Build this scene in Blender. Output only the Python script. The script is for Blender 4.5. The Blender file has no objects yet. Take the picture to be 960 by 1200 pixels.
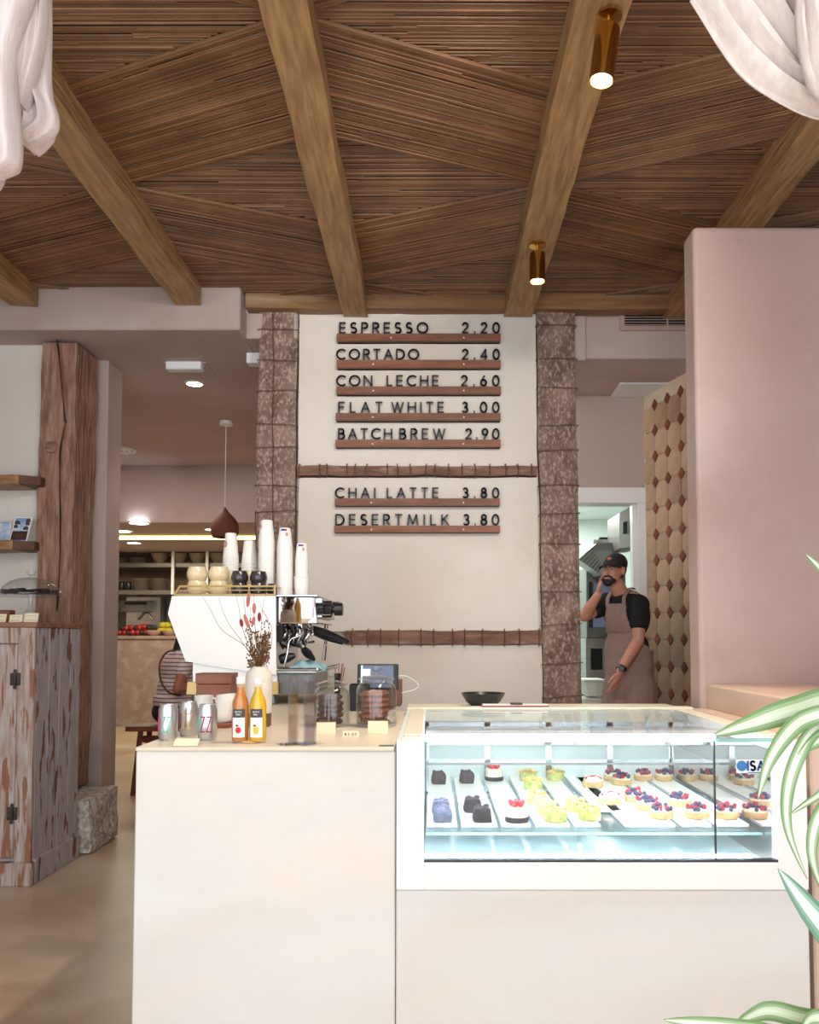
import bpy, bmesh, math, random
from mathutils import Vector, Matrix, noise
R = random.Random(7)
C = bpy.context.scene.collection
PI = math.pi
# ------------------------------------------------------------------ camera
EYE = 1.38; PITCH = math.radians(2.75); F = 960.0; PX, PY = 505.0, 702.0
cam = bpy.data.objects.new('camera', bpy.data.cameras.new('camera')); C.objects.link(cam)
cam.location = (0, 0, EYE); cam.rotation_euler = (PI/2 + PITCH, 0, 0)
cam.data.sensor_fit = 'AUTO'; cam.data.sensor_width = 36; cam.data.lens = F/1200*36
cam.data.shift_x = -(PX-480)/1200; cam.data.shift_y = (PY-600)/1200
cam.data.clip_start = .05
bpy.context.scene.camera = cam
# ------------------------------------------------------------------ world and daylight
sc = bpy.context.scene
sc.view_settings.view_transform = 'Standard'; sc.view_settings.look = 'None'
sc.view_settings.gamma = 1; sc.view_settings.use_curve_mapping = False
sc.view_settings.exposure = 0.95
w = bpy.data.worlds.new('world'); sc.world = w; w.use_nodes = True
w.node_tree.nodes['Background'].inputs[0].default_value = (.95, .98, 1.0, 1)
w.node_tree.nodes['Background'].inputs[1].default_value = 1.45
def area(name, loc, rot, sx, sy, power, color=(1, 1, 1), portal=False):
    l = bpy.data.lights.new(name, 'AREA'); l.shape = 'RECTANGLE'; l.size = sx; l.size_y = sy
    l.energy = power; l.color = color
    o = bpy.data.objects.new(name, l); C.objects.link(o); o.location = loc; o.rotation_euler = rot
    if portal: l.cycles.is_portal = True
    return o
area('shopfront_portal', (-.4, -.99, 1.9), (PI/2, 0, 0), 6.3, 3.7, 1, portal=True)
area('back_room_lamp', (-2.9, 8.0, 3.36), (0, 0, 0), 1.2, 1.2, 15, (1, .86, .76))
area('back_kitchen_lamp', (-3.4, 11.6, 2.68), (0, 0, 0), 2.5, .6, 30, (1, .93, .7))
area('side_kitchen_lamp', (1.3, 8.3, 2.69), (0, 0, 0), .6, .8, 20, (.93, 1, .96))
def spot(name, loc, power, size=1.6, color=(1, .85, .68)):
    l = bpy.data.lights.new(name, 'SPOT'); l.energy = power; l.spot_size = size; l.spot_blend = .8; l.color = color; l.shadow_soft_size = .04
    o = bpy.data.objects.new(name, l); C.objects.link(o); o.location = loc; return o
# ------------------------------------------------------------------ projection helpers
cp, sp_ = math.cos(PITCH), math.sin(PITCH)
def ray(x, y):
    v = -(y-PY)/F; return Vector(((x-PX)/F, cp - v*sp_, sp_ + v*cp))
def P(x, y, D):
    r = ray(x, y); t = D/r.y; return Vector((r.x*t, D, EYE + r.z*t))
def H(x, y, z):
    r = ray(x, y); t = (z-EYE)/r.z; return Vector((r.x*t, r.y*t, z))
def V(*a): return Vector(a)
# ------------------------------------------------------------------ materials
def s2l(c):
    return tuple([((v/255+.055)/1.055)**2.4 if v > 10 else v/255/12.92 for v in c]) + (1,)
MT = {}
def mat(name, c1, c2=None, scale=5, stretch=(1, 1, 1), rough=.6, metal=0, bump=0, bscale=None, bstretch=None,
        tone=0, rnd=0, emit=0, lo=.35, hi=.65, tonemix=False, spec=.5, c3=None, s3=1.2, lo3=.5, hi3=.62, dist=0, coat=0, detail=6, sss=0, trans=0):
    m = bpy.data.materials.new(name); m.use_nodes = True; nt = m.node_tree; N = nt.nodes; L = nt.links
    b = N['Principled BSDF']; b.inputs['Roughness'].default_value = rough; b.inputs['Metallic'].default_value = metal
    b.inputs['Specular IOR Level'].default_value = spec
    if coat: b.inputs['Coat Weight'].default_value = coat; b.inputs['Coat Roughness'].default_value = .1
    if trans: b.inputs['Transmission Weight'].default_value = trans
    tc = N.new('ShaderNodeTexCoord')
    def nz(sca, st, det=6, di=0):
        mp = N.new('ShaderNodeMapping'); mp.inputs['Scale'].default_value = st; L.new(tc.outputs['Object'], mp.inputs[0])
        n = N.new('ShaderNodeTexNoise'); n.inputs['Scale'].default_value = sca; n.inputs['Detail'].default_value = det
        n.inputs['Distortion'].default_value = di
        L.new(mp.outputs[0], n.inputs['Vector']); return n
    def ramp(src, a, bb):
        r = N.new('ShaderNodeMapRange'); r.inputs[1].default_value = a; r.inputs[2].default_value = bb; L.new(src, r.inputs[0]); return r.outputs[0]
    def mix(f, a, bb):
        x = N.new('ShaderNodeMix'); x.data_type = 'RGBA'
        if isinstance(f, float): x.inputs[0].default_value = f
        else: L.new(f, x.inputs[0])
        for i, q in ((6, a), (7, bb)):
            if isinstance(q, tuple): x.inputs[i].default_value = q
            else: L.new(q, x.inputs[i])
        return x.outputs[2]
    A = s2l(c1); out = A
    if c2:
        B = s2l(c2)
        if tonemix:
            at = N.new('ShaderNodeAttribute'); at.attribute_name = 'tone'; out = mix(at.outputs['Fac'], A, B)
        else: out = mix(ramp(nz(scale, stretch, detail, dist).outputs[0], lo, hi), A, B)
    if c3: out = mix(ramp(nz(s3, stretch, 8, dist).outputs[0], lo3, hi3), out, s2l(c3))
    def vary(out, src, amt):
        r = N.new('ShaderNodeMapRange'); r.inputs[3].default_value = 1-amt; r.inputs[4].default_value = 1+amt*.6; L.new(src, r.inputs[0])
        h = N.new('ShaderNodeHueSaturation'); L.new(r.outputs[0], h.inputs['Value'])
        if isinstance(out, tuple): h.inputs['Color'].default_value = out
        else: L.new(out, h.inputs['Color'])
        return h.outputs[0]
    if tone:
        at = N.new('ShaderNodeAttribute'); at.attribute_name = 'tone'; out = vary(out, at.outputs['Fac'], tone)
    if rnd:
        oi = N.new('ShaderNodeObjectInfo'); out = vary(out, oi.outputs['Random'], rnd)
    if isinstance(out, tuple): b.inputs['Base Color'].default_value = out
    else: L.new(out, b.inputs['Base Color'])
    if emit:
        b.inputs['Emission Color'].default_value = A; b.inputs['Emission Strength'].default_value = emit
    if bump:
        n = nz(bscale or scale*3, bstretch or stretch)
        bp = N.new('ShaderNodeBump'); bp.inputs['Strength'].default_value = 1; bp.inputs['Distance'].default_value = bump
        L.new(n.outputs[0], bp.inputs['Height']); L.new(bp.outputs[0], b.inputs['Normal'])
    MT[name] = m; return m
def glass(name, tint=(1, 1, 1), ior=1.45, rough=.0, base=0.0, pwr=5, amt=.62):
    m = bpy.data.materials.new(name); m.use_nodes = True; nt = m.node_tree; N = nt.nodes; L = nt.links
    N.remove(N['Principled BSDF'])
    t = N.new('ShaderNodeBsdfTransparent'); t.inputs[0].default_value = (*tint, 1)
    g = N.new('ShaderNodeBsdfGlossy'); g.inputs['Roughness'].default_value = rough
    f = N.new('ShaderNodeLayerWeight'); f.inputs[0].default_value = .5
    pw = N.new('ShaderNodeMath'); pw.operation = 'POWER'; pw.inputs[1].default_value = pwr; L.new(f.outputs['Facing'], pw.inputs[0])
    ad = N.new('ShaderNodeMath'); ad.operation = 'MULTIPLY_ADD'; ad.inputs[1].default_value = amt; ad.inputs[2].default_value = .02+base; ad.use_clamp = True
    mx = N.new('ShaderNodeMixShader'); L.new(pw.outputs[0], ad.inputs[0]); L.new(ad.outputs[0], mx.inputs[0]); L.new(t.outputs[0], mx.inputs[1]); L.new(g.outputs[0], mx.inputs[2])
    L.new(mx.outputs[0], N['Material Output'].inputs[0]); MT[name] = m; return m
mat('pink_plaster', (188, 170, 165), (179, 159, 153), 1.3, rough=.75, bump=.004, bscale=6, lo=.3, hi=.7, c3=(194, 178, 173), s3=.8)
mat('slab_plaster', (188, 164, 157), (178, 152, 144), 1.6, rough=.7, bump=.003, bscale=4, c3=(196, 174, 168), s3=1.1)
mat('white_plaster', (226, 222, 217), (218, 212, 206), 1.5, rough=.8, bump=.004, bscale=9)
mat('menu_plaster', (230, 224, 216), (224, 212, 200), 1.4, rough=.8, bump=.006, bscale=10, c3=(230, 224, 216), s3=.9)
mat('counter_stone', (218, 219, 219), (213, 210, 206), 1.1, (1, 1, 2.2), rough=.45, bump=.002, bscale=5, c3=(224, 216, 206), s3=1.7, lo3=.5, hi3=.72, dist=1.0)
mat('counter_top', (224, 214, 196), (216, 204, 184), 2.5, rough=.38, bump=.001, bscale=8)
mat('ledge_plaster', (214, 190, 174), (200, 174, 156), 3, rough=.6, bump=.002)
mat('floor_concrete', (196, 172, 146), (178, 152, 122), 1.2, rough=.32, bump=.002, bscale=3, c3=(208, 188, 164), s3=.7, dist=.5)
mat('beam_wood', (184, 148, 102), (150, 114, 74), 14, (3, .3, 3), rough=.6, bump=.012, bscale=16, bstretch=(4, .3, 4), c3=(146, 110, 74), s3=2.2, lo3=.56, hi3=.72)
mat('plate_wood', (150, 112, 72), (120, 86, 56), 5, (.35, 3, 3), rough=.6, bump=.006, bscale=9, bstretch=(.4, 4, 4), c3=(176, 150, 120), s3=1.2, lo3=.6, hi3=.7)
mat('reed', (142, 102, 68), (116, 80, 52), 3, rough=.5, tone=.38, spec=.45)
mat('reed_back', (52, 34, 22), (38, 24, 16), 8, rough=.9)
mat('old_timber', (150, 124, 112), (110, 84, 73), 7, (1, 1, .6), rough=.85, bump=.016, bscale=22, bstretch=(1, 1, .7), c3=(192, 172, 160), s3=60, lo3=.48, hi3=.74, lo=.36, hi=.62)
mat('post_timber', (162, 124, 104), (118, 84, 68), 12, (2, 2, .35), rough=.8, bump=.02, bscale=16, bstretch=(2.5, 2.5, .4), c3=(178, 146, 128), s3=16, lo3=.45, hi3=.75)
mat('cross_timber', (146, 108, 92), (106, 74, 60), 6, (.6, 3, 3), rough=.85, bump=.01, bscale=10, c3=(170, 140, 126), s3=9, lo3=.58, hi3=.75)
mat('wire', (104, 76, 64), rough=.6, metal=.4)
mat('stone', (214, 204, 198), (160, 146, 140), 22, rough=.9, bump=.03, bscale=30, c3=(226, 220, 216), s3=40, lo3=.5, hi3=.6)
mat('shelf_wood', (186, 142, 96), (140, 94, 58), 6, (1, 6, 8), rough=.5, bump=.003, rnd=.1)
mat('shelf_end', (110, 72, 46), (86, 54, 36), 9, rough=.6, bump=.003)
mat('rail_wood', (142, 92, 66), (118, 72, 50), 5, (1, 8, 8), rough=.55, bump=.002, rnd=.15)
mat('letter_black', (44, 38, 42), rough=.5)
mat('peeling_paint', (186, 178, 184), (168, 160, 168), 8, (3, 3, .7), rough=.75, bump=.01, bscale=9, bstretch=(3, 3, .6), c3=(122, 86, 72), s3=6.5, lo3=.585, hi3=.61, dist=.25)
mat('peeling_front', (196, 186, 184), (168, 140, 126), 10, (4, 4, .5), rough=.75, bump=.01, bscale=9, bstretch=(4, 4, .5), c3=(150, 104, 82), s3=6, lo3=.53, hi3=.57, dist=.3)
mat('cabinet_top', (160, 120, 94), (126, 88, 66), 5, (.5, 4, 4), rough=.6, bump=.003)
mat('iron', (92, 84, 84), (60, 54, 54), 20, rough=.6, metal=.6)
mat('white_metal', (238, 239, 240), rough=.35)
mat('white_gloss', (244, 244, 243), rough=.25)
mat('cream_metal', (226, 220, 202), rough=.4)
mat('case_inner', (226, 236, 240), rough=.3)
mat('steel', (196, 198, 200), (176, 180, 184), 3, (1, 1, 12), rough=.25, metal=1)
mat('chrome', (225, 226, 228), rough=.07, metal=1)
mat('dark_steel', (120, 122, 120), rough=.35, metal=.8)
mat('hood_steel', (150, 152, 150), rough=.4, metal=.3)
mat('mirror_steel', (206, 198, 196), rough=.03, metal=1)
mat('brass', (206, 164, 84), rough=.18, metal=1)
mat('gold_trim', (216, 188, 128), (204, 174, 112), 3, rough=.4, metal=.2)
mat('black_plastic', (26, 25, 28), rough=.3)
mat('black_matt', (24, 23, 26), rough=.7)
mat('led', (232, 243, 255), emit=17)
mat('led_strip', (255, 246, 150), emit=2.6)
mat('lamp_white', (240, 246, 255), emit=7)
mat('lamp_warm', (255, 236, 200), emit=14)
mat('panel_white', (228, 232, 236), rough=.4)
mat('paper_white', (242, 240, 236), rough=.6)
mat('paper_cream', (238, 228, 198), rough=.7)
mat('ink', (60, 50, 48), rough=.7)
mat('cup_beige', (238, 220, 184), (226, 204, 164), 12, rough=.18, coat=.6)
mat('cup_dark', (64, 52, 58), (44, 38, 44), 12, rough=.2, coat=.6)
mat('ceramic_white', (240, 238, 234), rough=.25, coat=.3)
mat('vase_white', (232, 226, 216), (222, 214, 202), 20, rough=.55, bump=.001)
mat('vase_brown', (120, 84, 68), rough=.6)
mat('mahogany', (150, 88, 60), (122, 68, 46), 6, (1, 8, 8), rough=.4, bump=.001)
mat('can_metal', (206, 208, 212), rough=.28, metal=.9)
mat('magenta', (170, 36, 100), rough=.4); mat('pink_ink', (224, 70, 130), rough=.4); mat('mint_ink', (110, 200, 180), rough=.4); mat('peach_ink', (238, 196, 110), rough=.4)
mat('juice_orange', (200, 128, 58), rough=.12, coat=.6); mat('juice_yellow', (226, 180, 30), rough=.12, coat=.6)
mat('label_dark', (70, 72, 76), rough=.6); mat('label_white', (244, 242, 238), rough=.6)
mat('fruit_red', (200, 36, 40), rough=.5); mat('fruit_yellow', (238, 190, 50), rough=.5); mat('leaf_dark', (40, 60, 40), rough=.6)
mat('stamp_blue', (50, 74, 150), rough=.6); mat('stamp_pink', (206, 150, 134), rough=.6); mat('stamp_red', (190, 60, 70), rough=.6)
mat('cookie_dark', (104, 62, 48), (78, 44, 36), 30, rough=.85, bump=.004, bscale=60)
mat('cookie_brown', (164, 98, 62), (134, 76, 48), 30, rough=.85, bump=.004, bscale=60)
mat('linen', (216, 203, 200), (204, 189, 187), 60, (1, 1, .2), rough=.9, bump=.0012, bscale=260, bstretch=(1, 1, .12), spec=.1)
mat('linen_warm', (226, 214, 206), (212, 198, 192), 60, (1, 1, .2), rough=.9, bump=.0012, bscale=260, bstretch=(1, 1, .12), spec=.1)
mat('leaf', (104, 142, 84), (216, 228, 202), tonemix=True, rough=.4, coat=.2)
mat('leaf_blue', (86, 140, 112), (216, 234, 222), tonemix=True, rough=.4, coat=.2)
mat('terracotta_pot', (190, 120, 90), rough=.8); mat('soil', (60, 44, 34), rough=1, bump=.01)
mat('tile', (208, 176, 146), (190, 156, 126), 5, rough=.45, rnd=.22, bump=.001, bscale=20)
mat('tile_diamond', (150, 92, 72), (128, 76, 58), 8, rough=.5, rnd=.3, spec=.2)
mat('grout', (222, 204, 180), rough=.9)
mat('skin', (206, 150, 128), (196, 138, 116), 14, rough=.5)
mat('skin_brown', (150, 96, 74), rough=.55)
mat('lips', (176, 96, 88), rough=.5); mat('hair_black', (30, 22, 22), (20, 16, 16), 40, rough=.6, bump=.003, bscale=90)
mat('eye_dark', (26, 20, 20), rough=.2); mat('eye_white', (226, 218, 212), rough=.3)
mat('tshirt_black', (22, 22, 26), rough=.85, bump=.003, bscale=14)
mat('apron_cloth', (156, 132, 124), (146, 122, 114), 60, rough=.9, bump=.004, bscale=9)
mat('cap_badge', (196, 120, 96), rough=.6)
mat('stripe_shirt', (206, 188, 186), rough=.9); mat('jeans_black', (24, 22, 30), rough=.9); mat('strap_brown', (96, 58, 50), rough=.5); mat('stripe_dark', (112, 92, 100), rough=.9)
mat('terracotta', (128, 78, 62), (116, 68, 54), 5, rough=.7)
mat('brown_wall', (140, 118, 104), (126, 98, 80), 2, rough=.8)
mat('back_stone', (160, 142, 132), (150, 130, 120), 4, rough=.7, c3=(170, 154, 144), s3=6)
mat('grey_metal', (120, 112, 108), rough=.4, metal=.5)
mat('plate_grey', (146, 132, 118), rough=.5); mat('bowl_stone', (168, 152, 132), rough=.6); mat('bowl_pink', (206, 168, 150), rough=.6)
mat('tomato', (176, 44, 36), rough=.3, rnd=.3); mat('avocado', (50, 48, 44), rough=.6, rnd=.3); mat('lemon', (206, 196, 50), rough=.5, rnd=.2)
mat('lime_cloth', (196, 196, 40), rough=.8)
mat('kitchen_wall', (214, 222, 216), rough=.6)
mat('cloth_blue', (168, 206, 214), (132, 176, 190), 30, rough=.9, bump=.004, bscale=30)
mat('brownie', (84, 66, 72), (60, 46, 52), 60, rough=.9, bump=.006, bscale=90)
mat('brownie_dark', (50, 38, 42), (34, 26, 30), 60, rough=.8, bump=.006, bscale=90)
mat('sugar_cake', (120, 126, 150), (96, 100, 126), 60, rough=.9, bump=.004, bscale=90)
mat('cheese_cream', (246, 238, 218), rough=.5); mat('crust', (226, 190, 138), (206, 164, 110), 30, rough=.8, bump=.002, bscale=80)
mat('strawberry', (214, 44, 56), rough=.3, coat=.4); mat('raspberry', (190, 32, 64), rough=.5); mat('blueberry', (58, 62, 104), rough=.5)
mat('almond', (240, 222, 150), (222, 184, 96), 30, rough=.6, tone=.2); mat('pistachio', (220, 210, 140), (176, 190, 104), 60, rough=.8, bump=.004, bscale=90)
mat('screen', (86, 98, 122), emit=.25, rough=.2); mat('screen_light', (196, 214, 214), emit=.5)
mat('sign_blue', (40, 120, 190), rough=.4)
mat('twig', (120, 76, 66), rough=.8); mat('flower_pink', (206, 116, 110), rough=.9); mat('flower_red', (150, 40, 48), rough=.9); mat('flower_brown', (128, 92, 52), (96, 66, 40), 40, rough=.9)
mat('bowl_black', (40, 42, 44), rough=.35); mat('book_pink', (160, 70, 84), rough=.6)
mat('photo_sky', (120, 160, 214), (220, 230, 240), 9, rough=.3, lo=.4, hi=.6); mat('photo_tree', (50, 40, 34), (90, 60, 40), 20, rough=.4)
mat('stool_wood', (118, 60, 40), (92, 44, 30), 8, rough=.5)
mat('tray_white', (240, 243, 244), rough=.25); mat('glass_edge', (150, 205, 200), rough=.1, trans=.4)
mat('wood_tag', (204, 158, 106), rough=.7)
glass('pane', (.97, .985, .985)); glass('pane_green', (.9, .97, .96), base=.03); glass('jar_glass', (.94, .96, .955), 1.5, base=.04, pwr=2.6, amt=.7)
glass('acrylic', (.93, .92, .945), 1.5, base=.05); glass('bottle_glass', (.96, .96, .93), 1.45)
# ------------------------------------------------------------------ mesh builder
class MB:
    def __init__(s): s.v = []; s.f = []; s.m = []; s.t = []; s.mi = 0; s.tone = .5
    def add(s, vs, fs):
        n = len(s.v); s.v += [Vector(q) for q in vs]
        for f in fs: s.f.append(tuple(i+n for i in f)); s.m.append(s.mi); s.t.append(s.tone)
        return s
    def box(s, a, b):
        x0, y0, z0 = a; x1, y1, z1 = b
        return s.add([(x0,y0,z0),(x1,y0,z0),(x1,y1,z0),(x0,y1,z0),(x0,y0,z1),(x1,y0,z1),(x1,y1,z1),(x0,y1,z1)],
                     [(0,3,2,1),(4,5,6,7),(0,1,5,4),(1,2,6,5),(2,3,7,6),(3,0,4,7)])
    def obox(s, c, u, v, w):   # centre + three half axes
        c, u, v, w = map(Vector, (c, u, v, w)); p = []
        for k in (-1, 1):
            for (i, j) in ((-1,-1),(1,-1),(1,1),(-1,1)): p.append(c+u*i+v*j+w*k)
        return s.add(p, [(0,3,2,1),(4,5,6,7),(0,1,5,4),(1,2,6,5),(2,3,7,6),(3,0,4,7)])
    def rings(s, rs, close=True, cap=True):
        n = len(rs[0]); vs = [q for r in rs for q in r]; fs = []
        for i in range(len(rs)-1):
            for j in range(n if close else n-1):
                k = (j+1) % n; fs.append((i*n+j, i*n+k, (i+1)*n+k, (i+1)*n+j))
        if cap and close: fs.append(tuple(reversed(range(n)))); fs.append(tuple((len(rs)-1)*n+j for j in range(n)))
        return s.add(vs, fs)
    def tube(s, path, r, n=8, cap=True):
        path = [Vector(p) for p in path]; rr = r if isinstance(r, (list, tuple)) else [r]*len(path); rs = []; up = None
        for i, p in enumerate(path):
            d = (path[min(i+1, len(path)-1)] - path[max(i-1, 0)])
            d = d.normalized() if d.length > 1e-9 else V(0, 0, 1)
            if up is None: up = V(0, 0, 1) if abs(d.z) < .9 else V(1, 0, 0)
            a = d.cross(up)
            if a.length < 1e-6: a = d.cross(V(1, .2, 0))
            a.normalize(); up = a.cross(d).normalized(); b = up
            rs.append([p + (a*math.cos(2*PI*k/n) + b*math.sin(2*PI*k/n))*rr[i] for k in range(n)])
        return s.rings(rs, cap=cap)
    def lathe(s, prof, c=(0, 0, 0), n=24, cap=True, axis=None):
        c = Vector(c); rs = []
        if axis is None: M = Matrix.Identity(3)
        else: M = V(0, 0, 1).rotation_difference(Vector(axis)).to_matrix()
        for r, z in prof: rs.append([c + M @ V(max(r, 1e-4)*math.cos(2*PI*k/n), max(r, 1e-4)*math.sin(2*PI*k/n), z) for k in range(n)])
        return s.rings(rs, cap=cap)
    def ell(s, c, r, n=12, m=8, M=None):
        c = Vector(c); r = r if isinstance(r, (tuple, list, Vector)) else (r, r, r); rs = []
        for i in range(m+1):
            th = PI*i/m*.998+.003; ring = []
            for k in range(n):
                q = V(r[0]*math.sin(th)*math.cos(2*PI*k/n), r[1]*math.sin(th)*math.sin(2*PI*k/n), -r[2]*math.cos(th))
                ring.append(c + (M @ q if M else q))
            rs.append(ring)
        return s.rings(rs)
    def cap(s, a, ra, b, rb):  # tapered capsule
        s.ell(a, ra); s.ell(b, rb); return s.tube([a, b], [ra, rb], 12)
    def prism(s, poly, off):   # polygon extruded by off
        poly = [Vector(p) for p in poly]; off = Vector(off); n = len(poly)
        fs = [tuple(range(n)), tuple(reversed(range(n, 2*n)))] + [(i, i+n, (i+1) % n+n, (i+1) % n) for i in range(n)]
        return s.add(poly + [p+off for p in poly], fs)
    def grid(s, fn, nu, nv, closeu=False):
        vs = [fn(i/nu, j/nv) for j in range(nv+1) for i in range(nu+1)]
        return s.add(vs, [(j*(nu+1)+i, j*(nu+1)+i+1, (j+1)*(nu+1)+i+1, (j+1)*(nu+1)+i) for j in range(nv) for i in range(nu)])
    def build(s, name, mats, parent=None, smooth=False, loc=None, bevel=0, tag=None, solid=0, seg=1):
        me = bpy.data.meshes.new(name); o = bpy.data.objects.new(name, me); C.objects.link(o)
        off = WL.get(parent, V(0, 0, 0)) if parent else Vector(loc or (0, 0, 0))
        me.from_pydata([v-off for v in s.v], [], s.f)
        mats = mats if isinstance(mats, (list, tuple)) else [mats]
        for m in mats: me.materials.append(MT[m])
        me.polygons.foreach_set('material_index', s.m)
        at = me.attributes.new('tone', 'FLOAT', 'FACE'); at.data.foreach_set('value', s.t)
        bm = bmesh.new(); bm.from_mesh(me); bmesh.ops.recalc_face_normals(bm, faces=bm.faces); bm.to_mesh(me); bm.free()
        if smooth:
            me.polygons.foreach_set('use_smooth', [True]*len(me.polygons))
            me.set_sharp_from_angle(angle=math.radians(38))
        if bevel:
            q = o.modifiers.new('bevel', 'BEVEL'); q.width = bevel; q.segments = seg; q.limit_method = 'ANGLE'
        if solid:
            q = o.modifiers.new('solid', 'SOLIDIFY'); q.thickness = solid; q.offset = 0
        if parent: o.parent = parent; WL[o] = off
        else: o.location = off
        if tag: settag(o, *tag)
        return o
WL = {}
def settag(o, label=None, cat=None, group=None, kind=None):
    if label: o['label'] = label
    if cat: o['category'] = cat
    if group: o['group'] = group
    if kind: o['kind'] = kind
def thing(name, label, cat, loc=(0, 0, 0), group=None):
    o = bpy.data.objects.new(name, None); C.objects.link(o); o.location = loc; o.empty_display_size = .05
    settag(o, label, cat, group); WL[o] = Vector(loc); return o
def struct(name, mb, m, parent=None, **k):
    o = mb.build(name, m, parent, **k)
    if not parent: o['kind'] = 'structure'
    return o
def dup(o, parent=None, loc=None, rz=None, label=None, group=None):
    c = o.copy(); C.objects.link(c)
    if parent: c.parent = parent
    if loc is not None: c.location = loc
    if rz is not None: c.rotation_euler = (0, 0, rz)
    if label: c['label'] = label
    if group: c['group'] = group
    for ch in list(o.children): dup(ch, c)
    return c
def bake(o):
    dg = bpy.context.evaluated_depsgraph_get(); me = bpy.data.meshes.new_from_object(o.evaluated_get(dg))
    old = o.data; o.modifiers.clear(); o.data = me; return o
def blob(mb, name, m, parent, voxel=.006, smooth=3, keep=None, solid=0):
    o = mb.build(name, m, parent)
    q = o.modifiers.new('r', 'REMESH'); q.mode = 'VOXEL'; q.voxel_size = voxel; q.use_smooth_shade = True
    q = o.modifiers.new('s', 'SMOOTH'); q.factor = .5; q.iterations = smooth
    bake(o); me = o.data
    me.materials.clear(); me.materials.append(MT[m])
    if keep:
        off = WL.get(parent, V(0, 0, 0)); bm = bmesh.new(); bm.from_mesh(me)
        dl = [f for f in bm.faces if not keep(f.calc_center_median()+off, f.normal)]
        bmesh.ops.delete(bm, geom=dl, context='FACES'); bm.to_mesh(me); bm.free()
        if solid:
            q = o.modifiers.new('solid', 'SOLIDIFY'); q.thickness = solid; q.offset = 1
    me.polygons.foreach_set('use_smooth', [True]*len(me.polygons))
    return o
def rough(a, b, cuts, amp, freq=2.5, seed=0, taper=None):
    """box a..b cut into a grid on its surface and pushed about by noise: hewn timber, rough stone"""
    a, b = Vector(a), Vector(b); nx, ny, nz = cuts; mb = MB(); idx = {}
    def g(i, j, k):
        key = (i, j, k)
        if key not in idx:
            p = V(a.x+(b.x-a.x)*i/nx, a.y+(b.y-a.y)*j/ny, a.z+(b.z-a.z)*k/nz)
            q = p*freq+V(seed, seed*2, 0); d = noise.noise_vector(q)*amp + noise.noise_vector(q*4)*amp*.35
            corner = sum((i in (0, nx), j in (0, ny), k in (0, nz)))
            if corner >= 2:
                ctr = (a+b)/2; d += V((ctr.x-p.x), (ctr.y-p.y), (ctr.z-p.z)).normalized()*amp*.5
            idx[key] = len(mb.v); mb.v.append(p+d)
        return idx[key]
    F_ = []
    for i in range(nx):
        for j in range(ny):
            for k in (0, nz): F_.append((g(i,j,k), g(i+1,j,k), g(i+1,j+1,k), g(i,j+1,k)))
        for k in range(nz):
            for j in (0, ny): F_.append((g(i,j,k), g(i+1,j,k), g(i+1,j,k+1), g(i,j,k+1)))
    for j in range(ny):
        for k in range(nz):
            for i in (0, nx): F_.append((g(i,j,k), g(i,j+1,k), g(i,j+1,k+1), g(i,j,k+1)))
    mb.f = F_; mb.m = [0]*len(F_); mb.t = [.5]*len(F_); return mb
def spline(pts, n=8):
    pts = [Vector(p) for p in pts]; out = []
    for i in range(len(pts)-1):
        p0 = pts[max(i-1, 0)]; p1 = pts[i]; p2 = pts[i+1]; p3 = pts[min(i+2, len(pts)-1)]
        for k in range(n):
            t = k/n; out.append(.5*((2*p1)+(-p0+p2)*t+(2*p0-5*p1+4*p2-p3)*t*t+(-p0+3*p1-3*p2+p3)*t**3))
    out.append(pts[-1]); return out
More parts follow.
